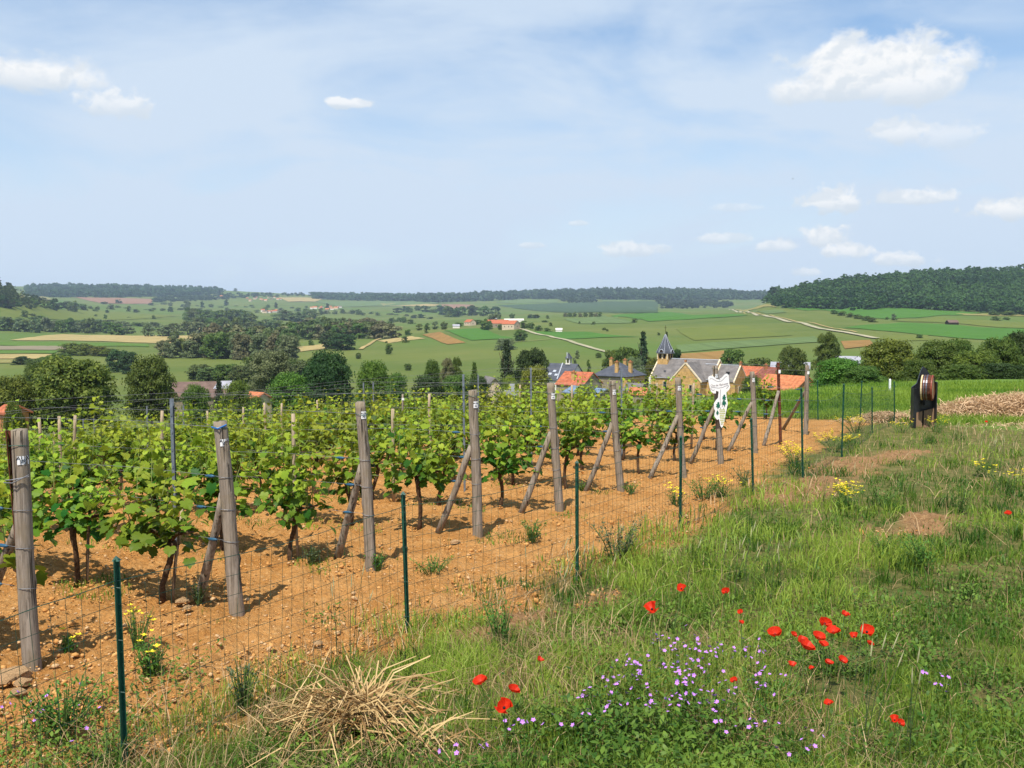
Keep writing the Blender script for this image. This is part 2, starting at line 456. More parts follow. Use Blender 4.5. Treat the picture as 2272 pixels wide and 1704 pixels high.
def build_ground():
    t = np.concatenate([np.linspace(-.95, -.58, 16)[:-1], np.linspace(-.58, .58, 431), np.linspace(.58, .95, 16)[1:]])
    D = np.concatenate([np.linspace(-2.3, 2.6, 60)[:-1], np.exp(np.arange(math.log(2.6), math.log(26), .0062)), np.exp(np.linspace(math.log(26), math.log(12800), 330))])
    tt, DD = np.meshgrid(t, D)
    X = tt * (DD + np.clip(2.6 * (1 - DD / 40), 0, 2.6)); Y = DD
    Z = T(X, Y)
    soil, sd, bf = zones(X, Y)
    near = Y < 70
    soil = np.where(near, soil, 0)
    bare = np.where(Y < 30, bare_mask(X, Y), 0)
    cl = (np.abs(fbm(X * 5.5, Y * 5.5, 31, 4, .6) - .5) * 2) ** .9
    cl2 = fbm(X * 16, Y * 16, 37, 3, .6)
    fade = np.clip((30 - Y) / 15, 0, 1)
    Z = Z + fade * (soil * (cl * .075 - .025 + (cl2 - .5) * .07 + (fbm(X * 1.6, Y * 1.6, 77, 2) - .5) * .06))
    Z = Z + fade * bare * (.012 * bare + (cl2 - .5) * .09 + cl * .07)
    Z = Z + fade * (1 - soil) * (fbm(X * 1.3, Y * 1.3, 52, 3) - .5) * .12
    nr, nc = X.shape
    idx = np.arange(nr * nc).reshape(nr, nc)
    F = np.stack([idx[:-1, :-1], idx[:-1, 1:], idx[1:, 1:], idx[1:, :-1]], -1).reshape(-1, 4)
    n = NT('ground'); P = n.pos()
    soilc = n.mix(n.ramp(n.noise(2.2, 6, .65, P), .3, .7), (.48, .216, .055), (.63, .322, .104))
    soilc = n.mix(n.ramp(n.noise(26, 5, .7, P), .5, .78), soilc, (.72, .46, .20))
    soilc = n.mix(n.ramp(n.noise(11, 5, .7, P), .55, .8), soilc, (.26, .105, .032))
    barec = n.mix(n.ramp(n.noise(20, 5, .7, P), .3, .75), (.29, .155, .065), (.48, .29, .135))
    under = n.mix(n.ramp(n.noise(6, 5, .65, P), .35, .7), (.115, .135, .030), (.25, .21, .075))
    mead = n.mix(n.ramp(n.noise(.35, 5, .6, P), .3, .7), (.11, .215, .026), (.17, .27, .042))
    mead = n.mix(n.math('MULTIPLY', n.ramp(n.noise(9, 5, .7, P), .4, .75), .5), mead, (.19, .23, .06))
    far = n.mix(n.ramp(n.noise(.006, 6, .6, P), .3, .7), (.082, .122, .021), (.136, .158, .035))
    far = n.mix(n.ramp(n.noise(.0022, 3, .5, P), .45, .65), far, (.090, .146, .024))
    far = n.mix(n.math('MULTIPLY', n.ramp(n.noise(.05, 4, .6, P), .5, .8), .45), far, (.16, .16, .048))
    c = n.mix(n.attr('mead'), under, mead); c = n.mix(n.attr('far'), c, far)
    c = n.mix(n.attr('bare'), c, barec); c = n.mix(n.attr('soil'), c, soilc)
    hgt = n.math('ADD', n.noise(34, 6, .7, P), n.math('MULTIPLY', n.noise(11, 4, .6, P), 1.4))
    amt = n.math('MULTIPLY', n.ramp(n.attr('far'), 0, .5, 1, 0), .05)
    b = n.N('ShaderNodeBump'); n.L(hgt, b.inputs['Height']); n.L(amt, b.inputs['Distance'])
    mat = n.end(n.bsdf(c, .92, .12, 0, b.outputs[0]))
    farv = np.clip((Y - 55) / 40, 0, 1)
    meadv = np.clip((bf - .2) / .8, 0, 1) * np.clip((sd * -1 + 30) / 2, 0, 1)
    meadv = np.maximum(meadv, np.clip((Y - 27.5 + (fbm(X * .4, Y * .4, 90, 2) - .5) * 3) / 1.0, 0, 1))
    me = nmesh('ground', np.stack([X, Y, Z], -1).reshape(-1, 3), F, mat, True,
               {'soil': soil.ravel(), 'bare': bare.ravel(), 'far': farv.ravel(), 'mead': meadv.ravel()})
    return structure(link('ground', me))
build_ground()

# ------------------------------------------------------------------ far fields, tracks
_fm = {}
def field_mat(kind):
    if kind in _fm: return _fm[kind]
    a, b, rows = {'hay': ((.40, .31, .13), (.33, .265, .105), 1), 'mauve': ((.24, .20, .13), (.20, .175, .11), 0), 'green': ((.075, .15, .022), (.10, .165, .028), 0),
                  'pale': ((.125, .18, .062), (.11, .165, .052), 1), 'plough': ((.29, .165, .05), (.24, .15, .048), 1), 'pink': ((.27, .145, .09), (.24, .145, .09), 0),
                  'dark': ((.05, .088, .036), (.062, .10, .044), 1), 'olive': ((.135, .16, .032), (.11, .145, .028), 0), 'track': ((.40, .36, .24), (.30, .29, .17), 0),
                  'bright': ((.068, .165, .022), (.058, .145, .02), 0), 'straw': ((.25, .22, .075), (.21, .20, .065), 0)}[kind]
    n = NT('field_' + kind); P = n.pos()
    c = n.mix(n.ramp(n.noise(.03, 5, .6, P), .3, .7), a, b)
    c = n.mix(n.math('MULTIPLY', n.ramp(n.noise(.25, 4, .65, P, (1, .25, 1)), .45, .75), .35), c, tuple(x * .72 for x in a))
    if rows: c = n.mix(n.math('MULTIPLY', n.ramp(n.noise(.22, 3, .6, P, (1, .012, .2)), .42, .62), .45), c, tuple(x * .6 for x in a))
    _fm[kind] = n.end(n.bsdf(c, .95, .08)); return _fm[kind]
def drape(name, X, Y, kind, lift):
    Z = T(X, Y) + lift; nr, nc = X.shape; idx = np.arange(nr * nc).reshape(nr, nc)
    F = np.stack([idx[:-1, :-1], idx[:-1, 1:], idx[1:, 1:], idx[1:, :-1]], -1).reshape(-1, 4)
    return structure(link(name, nmesh(name, np.stack([X, Y, Z], -1).reshape(-1, 3), F, field_mat(kind), True)))
_fk = [0]
def field(name, quad, kind, n=16):
    q = hit([p[0] for p in quad], [p[1] for p in quad], 0, 60)
    if np.isnan(q).any(): print('field misses', name, quad); return
    _fk[0] += 1
    a, b, c, d = q
    s, t = np.meshgrid(np.linspace(0, 1, n), np.linspace(0, 1, n))
    G = lambda k: (a[k] * (1 - s) + b[k] * s) * (1 - t) + (d[k] * (1 - s) + c[k] * s) * t
    X, Y = G(0), G(1); w = np.abs(np.max(X) - np.min(X)) * .012
    X = X + (fbm(X * .02, Y * .02, _fk[0] + 200, 2) - .5) * w; D = float(np.mean(Y))
    drape(name, X, Y, kind, .0003 * D + .12 + .02 * (_fk[0] % 7))
for nm, q, k in [
    ('hay_field', [(20, 755), (140, 742), (440, 745), (432, 762)], 'hay'), ('crop_strip', [(0, 759), (330, 764), (330, 770), (0, 767)], 'green'),
    ('fallow_strip', [(-40, 767), (150, 769), (255, 775), (-40, 777)], 'mauve'), ('crop_strip', [(-40, 778), (130, 779), (120, 785), (-40, 784)], 'green'),
    ('hay_field', [(-60, 785), (118, 787), (100, 797), (-60, 797)], 'hay'), ('hay_field', [(-60, 798), (70, 799), (50, 806), (-60, 806)], 'straw'),
    ('ploughed_field', [(165, 660), (340, 664), (335, 675), (230, 674)], 'pink'), ('hay_field', [(615, 660), (720, 661), (700, 670), (640, 670)], 'hay'),
    ('hay_field', [(435, 726), (560, 728), (556, 737), (440, 737)], 'hay'), ('hay_field', [(645, 772), (726, 762), (724, 775), (652, 783)], 'hay'),
    ('hay_field', [(35, 655), (90, 655), (125, 667), (55, 665)], 'straw'),
    ('pasture', [(0, 685), (180, 684), (390, 702), (0, 712)], 'olive'), ('crop_field', [(60, 668), (120, 666), (190, 676), (90, 682)], 'green'),
    ('hay_field', [(837, 757), (913, 746), (944, 752), (862, 762)], 'hay'), ('ploughed_field', [(937, 743), (975, 737), (1033, 761), (992, 765)], 'plough'),
    ('hay_field', [(841, 673), (975, 676), (965, 680), (850, 679)], 'hay'), ('ploughed_field', [(978, 676), (1052, 677), (1050, 684), (985, 684)], 'pink'),
    ('crop_field', [(1104, 678), (1300, 670), (1460, 670), (1460, 695)], 'dark'), ('crop_field', [(700, 669), (840, 668), (1000, 672), (760, 682)], 'pale'),
    ('crop_field', [(1130, 664), (1240, 666), (1235, 672), (1100, 672)], 'pale'), ('crop_field', [(1330, 666), (1450, 665), (1450, 669), (1340, 669)], 'pale'),
    ('crop_field', [(1355, 701), (1480, 692), (1660, 700), (1440, 714)], 'bright'), ('crop_field', [(1250, 708), (1340, 700), (1405, 717), (1290, 719)], 'pale'),
    ('crop_field', [(985, 734), (1060, 729), (1140, 752), (1046, 756)], 'bright'), ('crop_field', [(1170, 735), (1300, 737), (1420, 748), (1250, 753)], 'bright'),
    ('crop_field', [(1501, 767), (1807, 747), (1836, 759), (1507, 783)], 'pale'), ('ploughed_field', [(1512, 786), (1605, 779), (1640, 800), (1500, 806)], 'plough'),
    ('stubble_field', [(1624, 686), (1720, 676), (1722, 683), (1650, 692)], 'straw'), ('crop_field', [(1668, 690), (1740, 690), (1745, 694), (1700, 697)], 'pale'),
    ('crop_field', [(1735, 684), (1985, 684), (2180, 695), (1960, 708)], 'bright'), ('crop_field', [(1870, 728), (2000, 716), (2290, 732), (2240, 758)], 'bright'),
    ('stubble_field', [(1972, 712), (2080, 704), (2290, 716), (2290, 730)], 'olive'), ('stubble_field', [(2120, 696), (2290, 698), (2290, 703), (2140, 700)], 'straw'),
    ('ploughed_field', [(1865, 758), (1930, 755), (1940, 768), (1875, 775)], 'plough'), ('stubble_field', [(1960, 745), (2060, 742), (2060, 756), (1965, 758)], 'olive'),
    ('crop_field', [(1500, 730), (1650, 722), (1760, 745), (1540, 756)], 'olive')]:
    field(nm, q, k)
def track(pts, w, kind='track'):
    p = hit([a for a, b in pts], [b for a, b in pts], 0, 60)
    s = np.linspace(0, len(pts) - 1, 60); k = np.arange(len(pts))
    x = np.interp(s, k, p[:, 0]); y = np.interp(s, k, p[:, 1])
    tx = np.gradient(x); ty = np.gradient(y); L_ = np.hypot(tx, ty); nx, ny = -ty / L_, tx / L_
    o = np.linspace(-.5, .5, 3) * w
    drape('track', x[:, None] + nx[:, None] * o, y[:, None] + ny[:, None] * o, kind, .0003 * float(np.mean(y)) + .32)
track([(1618, 686), (1635, 692), (1680, 701), (1740, 712), (1850, 735), (1945, 752)], 5.0)
track([(1650, 694), (1720, 703), (1830, 725), (1900, 738)], 2.4, 'hay')
track([(1120, 727), (1175, 736), (1230, 750), (1350, 783)], 4.0)
track([(1105, 762), (1180, 757), (1225, 753)], 2.5, 'straw')
track([(800, 776), (830, 757), (845, 752)], 3.5, 'hay')

# ------------------------------------------------------------------ haze
def haze():
    b = MB(); b.box((0, 6000, 60), (27000, 14000, 250)); o = b.build('haze', None)
    m_ = bpy.data.materials.new('haze'); m_.use_nodes = True; nt = m_.node_tree; nt.nodes.clear()
    out = nt.nodes.new('ShaderNodeOutputMaterial'); v = nt.nodes.new('ShaderNodeVolumePrincipled')
    v.inputs['Color'].default_value = (.66, .83, 1.0, 1); v.inputs['Density'].default_value = 6.5e-5; v.inputs['Anisotropy'].default_value = 0.0
    nt.links.new(v.outputs[0], out.inputs['Volume'])
    o.data.materials.clear(); o.data.materials.append(m_)
    o['kind'] = 'stuff'; o['label'] = 'pale blue summer haze filling the valley air'
haze()
# ------------------------------------------------------------------ shared materials
M = {}
M['wood'] = wood('weathered_wood', (.15, .12, .088), (.36, .305, .245), (.24, .19, .12))
M['stake'] = wood('stake_wood', (.33, .25, .16), (.46, .37, .26), (.40, .30, .18))
M['rust'] = plain('rusty_steel', (.11, .035, .018), .85, .2, .5, 22)
M['galv'] = plain('galvanised_steel', (.17, .20, .23), .5, .4, .2, 25, .3)
M['wire'] = plain('trellis_wire', (.16, .165, .175), .55, .4, .2, 10, .3)
M['green'] = plain('green_coating', (.012, .075, .045), .38, .5, .25, 30)
M['greenw'] = plain('green_wire', (.014, .06, .036), .5, .4, .2, 30)
M['blue'] = plain('tensioner', (.02, .085, .15), .5, .4, .2, 30)
M['tagw'] = plain('white_plate', (.80, .80, .78), .45, .4, .04, 12)
M['ink'] = plain('black_ink', (.012, .012, .016), .6, .3, .1, 10)
M['bark'] = plain('vine_bark', (.085, .052, .03), .95, .1, .4, 40, bump=.004)
M['stone'] = plain('limestone', (.52, .33, .165), .9, .15, .25, 14, bump=.01)
M['vine'] = veg('vine_leaf', (.030, .108, .010), (.36, .45, .034), .38, .5, .2, .10)
M['pstem'] = plain('green_stem', (.10, .17, .04), .7, .2, .2, 20)
M['shoot'] = plain('vine_shoot', (.16, .19, .05), .7, .2, .2, 10)

# ------------------------------------------------------------------ vine leaves (numpy)
def leaf_shape():
    """five-lobed leaf in local x,y; stalk end at the origin, folded along the midrib"""
    o = [(0, 0.02), (.10, -.10), (.28, -.15), (.40, -.05), (.47, .08), (.41, .17), (.54, .30), (.52, .44), (.40, .46), (.42, .62), (.30, .74), (.18, .74), (.10, .90), (.0, 1.0)]
    pts = o + [(-x, y) for x, y in o[-2:0:-1]]
    V = [(0, .35, .0)] + [(x, y, .16 * abs(x) - .34 * (abs(x) ** 2 + (y - .35) ** 2) + .03 * math.sin(17 * x + 11 * y)) for x, y in pts]
    n = len(pts); F = [(0, 1 + i, 1 + (i + 1) % n) for i in range(n)]
    return np.array(V), np.array(F)
LV, LF = leaf_shape()
def rotmats(yaw, pitch, roll):
    cy, sy, cp, sp, cr, sr = np.cos(yaw), np.sin(yaw), np.cos(pitch), np.sin(pitch), np.cos(roll), np.sin(roll)
    Z = np.zeros_like(yaw); O = np.ones_like(yaw)
    Rz = np.stack([cy, -sy, Z, sy, cy, Z, Z, Z, O], -1).reshape(-1, 3, 3)
    Rx = np.stack([O, Z, Z, Z, cp, -sp, Z, sp, cp], -1).reshape(-1, 3, 3)
    Ry = np.stack([cr, Z, sr, Z, O, Z, -sr, Z, cr], -1).reshape(-1, 3, 3)
    return Rz @ Rx @ Ry
def scatter_shape(V, F, pos, Rm, size):
    n = len(pos); P = (np.einsum('nij,vj->nvi', Rm, V) * size[:, None, None] + pos[:, None, :]).reshape(-1, 3)
    FF = (F[None] + (np.arange(n) * len(V))[:, None, None]).reshape(-1, F.shape[1])
    return P, FF

LEAF_OBJ = []
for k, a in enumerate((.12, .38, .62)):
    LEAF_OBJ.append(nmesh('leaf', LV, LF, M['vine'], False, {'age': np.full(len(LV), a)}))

def vine_variant(seed, dense=1.0):
    r = np.random.default_rng(seed); rn = random.Random(seed)
    b = MB()                                                       # trunk and arms, local x along the row
    h = r.uniform(.42, .55); x = 0; pts = [(0, 0, -.06)]
    q1, q2, q3 = r.uniform(0, 6.28, 3); am = r.uniform(.01, .035)
    for i in range(1, 9):
        z = h * i / 8; pts.append((am * math.sin(z * 9 + q1) - am * math.sin(q1), am * math.sin(z * 7 + q2) - am * math.sin(q2), z))
    b.tube(pts, [.030, .025, .022, .021, .021, .022, .024, .027, .029], 8, wob=.22, rnd=rn)
    for s in (-1, 1):
        e = r.uniform(.28, .45) * s
        b.tube([pts[-1], (pts[-1][0] + e * .35, r.uniform(-.03, .03), h + .07), (pts[-1][0] + e, r.uniform(-.04, .04), h + r.uniform(.06, .14))], [.02, .014, .009], 5)
    trunk = b.mesh('trunk', M['bark'], True)
    # shoots with leaves
    pos = []; age = []; size = []; sh = MB()
    ns = int(r.integers(8, 12) * dense)
    for i in range(ns):
        bx = r.normal(0, .19); by = r.normal(0, .04); top = r.uniform(.85, 1.26) if r.random() < .82 else r.uniform(1.25, 1.46)
        lx = r.normal(0, .12) + bx * .35; ly = r.normal(0, .12); z0 = h + .05
        p = [(bx, by, z0), (bx + lx * .4, by + ly * .5, (z0 + top) / 2), (bx + lx, by + ly * (1.3 if top < 1.2 else .8), top)]
        sh.tube(p, [.005, .004, .002], 3, False)
        nl = int(r.integers(18, 24))
        for j in range(nl):
            t = (j + r.uniform(0, .9)) / nl; q = np.array(p[0]) * (1 - t) ** 2 + 2 * np.array(p[1]) * t * (1 - t) + np.array(p[2]) * t * t
            rad = (.17 * (1 - t * .75)); an = r.uniform(0, 6.28)
            pos.append(q + np.array([math.cos(an) * rad, math.sin(an) * rad, r.normal(-.02, .04)]))
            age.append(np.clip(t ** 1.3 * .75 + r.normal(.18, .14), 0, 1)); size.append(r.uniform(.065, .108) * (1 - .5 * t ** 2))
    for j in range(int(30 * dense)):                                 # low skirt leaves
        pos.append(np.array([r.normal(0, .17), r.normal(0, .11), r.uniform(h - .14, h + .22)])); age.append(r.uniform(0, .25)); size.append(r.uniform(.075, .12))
    pos = np.array(pos); age = np.array(age); size = np.array(size); n = len(pos)
    yaw = np.arctan2(pos[:, 1] * 2.5 + r.normal(0, .08, n), pos[:, 0] * .5 + r.normal(0, .2, n)) - math.pi / 2
    Rm = rotmats(yaw + r.normal(0, .6, n), r.normal(-.55, .45, n), r.normal(0, .4, n))
    V, F = scatter_shape(LV, LF, pos, Rm, size)
    fol = nmesh('foliage', V, F, M['vine'], False, {'age': np.repeat(age, len(LV))})
    return trunk, fol, sh.mesh('shoots', M['shoot'])
VINES = [vine_variant(100 + i) for i in range(9)]

# ------------------------------------------------------------------ end posts
ORD = ['first', 'second', 'third', 'fourth', 'fifth', 'sixth', 'seventh', 'eighth', 'ninth', 'tenth', 'eleventh', 'twelfth', 'thirteenth', 'fourteenth', 'fifteenth', 'sixteenth', 'seventeenth', 'eighteenth', 'nineteenth', 'twentieth']
ORD += ['twenty-' + w for w in ORD[:9]] + ['thirtieth'] + ['thirty-' + w for w in ORD[:9]]
POSTS = [  # top, base, brace base, kind
    ((41, 953), (72, 1476), (-60, 1420), 'wood'), ((488, 936), (527, 1354), (442, 1330), 'wood'), ((800, 892), (825, 1261), (748, 1241), 'wood'),
    ((1050, 866), (1060, 1189), (973, 1181), 'wood'), ((1222, 850), (1240, 1133), (1158, 1135), 'wood'), ((1358, 845), (1376, 1089), (1301, 1091), 'wood'),
    ((1503, 839), (1516, 1056), (1443, 1060), 'wood'), ((1586, 812), (1600, 1030), (1532, 1029), 'wood'), ((1669, 825), (1676, 1003), (1615, 1004), 'wood'),
    ((1727, 806), (1733, 986), (1695, 989), 'rust'), ((1792, 811), (1787, 966), (1737, 953), 'wood')]
PL = ['wooden end post at far left beside the rusty angle iron, handwritten tag', 'stout leaning end post with blue twine round its top, second from left', 'third wooden end post from the left, small white tag near the top',
      'wooden end post with a knotty bulge near its foot, fourth from left', 'knotted leaning end post with a white tag, fifth from the left', 'sixth wooden end post from the left, with splintered top',
      'seventh end post from left, just left of the white vineyard sign', 'wooden end post that carries the white grape-shaped vineyard sign', 'wooden end post just right of the vineyard sign',
      'thin rust-brown steel end post in front of the red roofs', 'last and most distant wooden end post, with brace leaning left']
def font_mesh(txt, size, mat, name, depth=.0):
    c = bpy.data.curves.new(name, 'FONT'); c.body = txt; c.size = size; c.align_x = 'CENTER'; c.align_y = 'CENTER'; c.extrude = depth; c.resolution_u = 3
    o = bpy.data.objects.new(name, c); COL.objects.link(o)
    dg = bpy.context.evaluated_depsgraph_get(); me = bpy.data.meshes.new_from_object(o.evaluated_get(dg))
    bpy.data.objects.remove(o); bpy.data.curves.remove(c)
    me.materials.clear(); me.materials.append(mat); me.name = name; return me
TXT = [font_mesh('AUX', .036, M['ink'], 'lettering', .0008), font_mesh('P5', .036, M['ink'], 'lettering', .0008)]
PB = []
def end_post(i):
    (tx, ty), (bx, by), (qx, qy), kind = POSTS[i]
    base = g1(bx, by); top = W(tx, ty, base.y + .0); PB.append((base, top))
    r = random.Random(50 + i)
    t = thing('end_post', PL[i], 'post', base, 0, 'posts at the row ends')
    up = top - base; H = up.length; upn = up.normalized()
    rad = {0: .050, 1: .052, 2: .047, 3: .048, 4: .046}.get(i, .046)
    b = MB()
    if kind == 'wood':
        n = 26; nseg = 14; vs = []
        knots = [(r.uniform(.06, .95), r.uniform(0, 6.28)) for _ in range(9)]
        if i == 3: knots += [(.12, 0.2), (.13, .7)]
        a = upn.cross(Vector((0, 1, 0))).normalized(); c = upn.cross(a)
        for k in range(n + 1):
            f = -.05 + 1.05 * k / n; bend = math.sin(f * 5 + i) * .006
            for j in range(nseg):
                q = 2 * math.pi * j / nseg
                rr = rad * (1.09 - .14 * f) * (1 + .03 * math.sin(3 * q + i) + r.uniform(-.012, .012))
                for kf, kq in knots:
                    dq = (q - kq + math.pi) % (2 * math.pi) - math.pi
                    rr += .012 * math.exp(-((f - kf) * H / .022) ** 2 - (dq / .32) ** 2)
                if k == n: rr *= .97
                vs.append(up * f + a * (math.cos(q) * rr + bend) + c * math.sin(q) * rr + (upn * r.uniform(-.008, .008) if k == n else Vector()))
        fs = [(k * nseg + j, k * nseg + (j + 1) % nseg, (k + 1) * nseg + (j + 1) % nseg, (k + 1) * nseg + j) for k in range(n) for j in range(nseg)]
        vs.append(up * 1.0 + upn * .006); ci = len(vs) - 1
        fs += [(n * nseg + j, n * nseg + (j + 1) % nseg, ci) for j in range(nseg)]
        b.add(vs, fs); b.build('shaft', M['wood'], t, True)
    else:
        a = Vector((1, 0, 0)); w = .045
        rot = Matrix(((1, 0, 0), (0, 1, 0), (0, 0, 1))); rot.col[2] = upn
        b.box(up * .48, (w, .007, H * 1.06), rot); b.box(up * .48 + Vector((-w / 2, .02, 0)), (.007, w, H * 1.06), rot); b.build('shaft', M['rust'], t)
    # brace: a thinner pole leaning against the post inside the row
    q = g1(qx, qy) - base; f = .62 if i < 9 else .66
    tp = up * f + (q.normalized() * (rad * .7)); tp.z = up.z * f
    b = MB(); pts = [q * 1.04 + Vector((0, 0, -.04)) if k == 0 else q.lerp(tp, k / 5) + Vector((r.uniform(-.006, .006), r.uniform(-.006, .006), 0)) for k in range(6)]
    b.tube(pts, [.036, .036, .034, .033, .032, .030], 10, wob=.06, rnd=r); b.build('brace', M['wood'], t, True)
    # wire wraps, tensioners
    for hf in ((.97, .71, .54, .37) if i % 2 else (.93, .66, .50, .33)):
        b = MB(); a = upn.cross(Vector((0, 1, 0))).normalized(); c = upn.cross(a); pts = []
        for k in range(15):
            an = 2 * math.pi * k / 14; pts.append(up * hf + a * math.cos(an) * (rad + .006) + c * math.sin(an) * (rad + .006) + upn * .012 * math.sin(an + i))
        b.tube(pts, .0022, 4, False); b.build('wire_wrap', M['wire'] if hf < .9 else M['green'], t)
        if hf < .9:
            d3 = Vector((ROW.x, ROW.y, -.03)); p = up * hf + d3 * r.uniform(.14, .3)
            b = MB(); b.tube([p - d3 * .045, p - d3 * .02, p + d3 * .02, p + d3 * .05], [.006, .013, .013, .005], 6); b.build('tensioner', M['blue'], t, True)
    if i == 1:
        b = MB(); b.tube([up * .975 + Vector((-.055, -.03, 0)), up * .965 + Vector((0, -.07, .006)), up * .98 + Vector((.055, -.03, .01))], .006, 5); b.build('blue_twine', plain('twine', (.02, .14, .42), .7), t)
    # tag
    face = (Vector((0, 0, CAMZ)) - base); ang = math.atan2(face.x, -face.y) + (.45 if i else .35)
    zf = {0: .875, 1: .895, 2: .925, 3: .905}.get(i, .90)
    tw, th = (.068, .052) if i in (0, 1) else (.045, .065)
    b = MB(); pts = []
    for k in range(7):
        an = ang + (k - 3) / 3 * (tw / 2 / rad); pts.append((math.sin(an) * (rad + .004), -math.cos(an) * (rad + .004)))
    vs = [(x, y, z) for z in (-th / 2, th / 2) for x, y in pts]
    b.add([up * zf + Vector(v) for v in vs], [(k, k + 1, k + 8, k + 7) for k in range(6)])
    pl = b.build('name_tag', M['tagw'], t)
    if i < 9:
        for me, dz, s in ((TXT[0], .012, 1.0), (TXT[1], -.013, 1.0)):
            me = me.copy(); co = np.empty(len(me.vertices) * 3, np.float32); me.vertices.foreach_get('co', co); co = co.reshape(-1, 3)
            s = 1.0 if i in (0, 1) else .62; z = co[:, 1] * s + (dz if i in (0, 1) else dz * 1.2); an = ang + co[:, 0] * s / rad - .03; rr = rad + .0052 + co[:, 2]
            o3 = np.stack([np.sin(an) * rr, -np.cos(an) * rr, z], -1) + np.array(up * zf)
            me.vertices.foreach_set('co', o3.ravel().astype(np.float32)); me.update(); link('lettering', me, pl)
    return t
for i in range(len(POSTS)): end_post(i)

# rusty angle iron beside the first post
p = g1(58, 1474); tp = W(14, 960, p.y - .02); up = tp - p
t = thing('angle_iron_post', 'rust-brown angle iron standing against the leftmost wooden end post', 'post', p)
rot = up.to_track_quat('Z', 'Y').to_matrix()
b = MB(); b.box(up * .49, (.036, .005, up.length * 1.04), rot); b.build('flange', M['rust'], t)
b = MB(); b.box(up * .49 + Vector((.0155, .02, 0)), (.005, .034, up.length * 1.035), rot); b.build('flange', M['rust'], t)
b = MB(); b.tube([up * .80 + Vector((-.02, -.02, 0)), up * .80 + Vector((.05, -.075, .012)), up * .805 + Vector((.14, -.05, .02))], .004, 5); b.tube([up * .79 + Vector((-.03, -.02, 0)), up * .795 + Vector((.05, -.078, .0)), up * .812 + Vector((.14, -.05, .02))], .004, 5); b.build('wire_tie', M['wire'], t)

# ------------------------------------------------------------------ vines
def row_pos(i, s, side=0.0):
    b = PB[i][0]; x = b.x + ROW.x * s - ROW.y * side; y = b.y + ROW.y * s + ROW.x * side
    return Vector((x, y, float(T(x, y))))
RZ = math.atan2(ROW.y, ROW.x)
vr = random.Random(5); vine_spots = []
def vine(p, label, group, near, var=None, rz=None):
    tr, fo, sh = VINES[vr.randrange(len(VINES)) if var is None else var]
    t = thing('grapevine', label, 'grapevine', p, (RZ if rz is None else rz) + (math.pi if vr.random() < .5 else 0), group)
    s = vr.uniform(.9, 1.06); t.scale = (s, s, s * vr.uniform(.93, 1.04))
    link('trunk', tr, t); f = link('foliage', fo, t); f['kind'] = 'stuff'; link('shoots', sh, f)
    if near:
        for k in range(34):
            z = vr.uniform(.44, 1.1); x = vr.gauss(0, .19 if z < .7 else .26); y = vr.gauss(0, .06) + (.13 if vr.random() < .5 else -.13)
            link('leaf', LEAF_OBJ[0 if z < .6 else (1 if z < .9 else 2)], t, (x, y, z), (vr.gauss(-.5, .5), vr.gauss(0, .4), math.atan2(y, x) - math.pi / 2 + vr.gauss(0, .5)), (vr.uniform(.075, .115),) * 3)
    vine_spots.append(p); return t
for i in range(11):
    b = PB[i][0]; smax = max(3.5, (b.x + .516 * b.y) / (-ROW.x - .516 * ROW.y) + 3.0)
    s = {0: .7, 1: .82, 2: .85, 3: .70}.get(i, .75) if i < 9 else (1.6 if i == 9 else 3.4); k = 0
    while s < smax:
        p = row_pos(i, s + vr.uniform(-.07, .07), vr.uniform(-.05, .05))
        if k == 0: lab, grp = 'grapevine growing right behind the %s end post from the left' % ORD[i], 'vines beside the end posts'
        else: lab, grp = '%s grapevine along the row that starts at the %s end post' % (ORD[k], ORD[i]), 'vines of the %s row' % ORD[i]
        vine(p, lab, grp, p.y < 12.5 and p.x / p.y > -.56 and k < 4); s += .93; k += 1
vine(g1(1699, 931), 'lone grapevine between the last two steel and wooden end posts', 'vines beside the end posts', False)

# stakes and steel posts in the rows
def top_solve(px, py, h, d0=8.0):
    for D in np.arange(d0, 40, .1):
        x = (px - CX) / FPX * D; z = float(T(x, D)) + h
        if CAMZ + ray(px, py)[2] * D >= z - 1e-3 and D > d0: pass
        v = (z - CAMZ) / D - ray(px, py)[2]
        if v > 0: return Vector((x, D, z - h))
    return at(px, 20)
STEEL = [((389, 1233), (378, 885)), ((1029, 1086), (1026, 831)), ((1178, 1035), (1176, 816))]
SL = ['galvanised steel row post rising beside the second end post', 'galvanised steel row post just left of the fourth end post', 'tall grey steel row post just left of the fifth end post']
def steel(p, up, label, group):
    t = thing('steel_row_post', label, 'post', p, 0, group)
    rot = up.to_track_quat('Z', 'Y').to_matrix()
    b = MB()
    for dx, w, d in ((0, .042, .003), (-.0195, .003, .026), (.0195, .003, .026)): b.box(up * .48 + rot @ Vector((dx, .013 if w < .01 else 0, 0)), (w, d, up.length * 1.04), rot)
    b.build('channel', M['galv'], t)
    b = MB()
    for k in range(6): b.box(up * (.35 + .11 * k) + rot @ Vector((.024, .012, 0)), (.008, .012, .02), rot)
    b.build('hook_strip', M['galv'], t)
for (bb, tt), lab in zip(STEEL, SL):
    p = g1(*bb); steel(p, W(*tt, p.y) - p, lab, 'steel posts in the vine rows')
for px_, D_, lab in ((806, 21.6, 'left one of two thin steel posts against the dark trees'), (826, 22.2, 'right one of two thin steel posts against the dark trees'), (1060, 20, 'thin steel post in front of the tall spruce'), (1381, 17.5, 'thin steel post in front of the hip-roofed house'),
                     (321, 22, 'thin steel post standing before the brown barn roof, far left rows'), (177, 23, 'left of two distant steel posts below the round tree'), (200, 23.3, 'right of two distant steel posts below the round tree'), (401, 23, 'distant steel post right below the brown barn roof')):
    p = at(px_, D_); steel(p, Vector((vr.uniform(-.03, .03), 0, 1.52)), lab, 'steel posts in the vine rows')
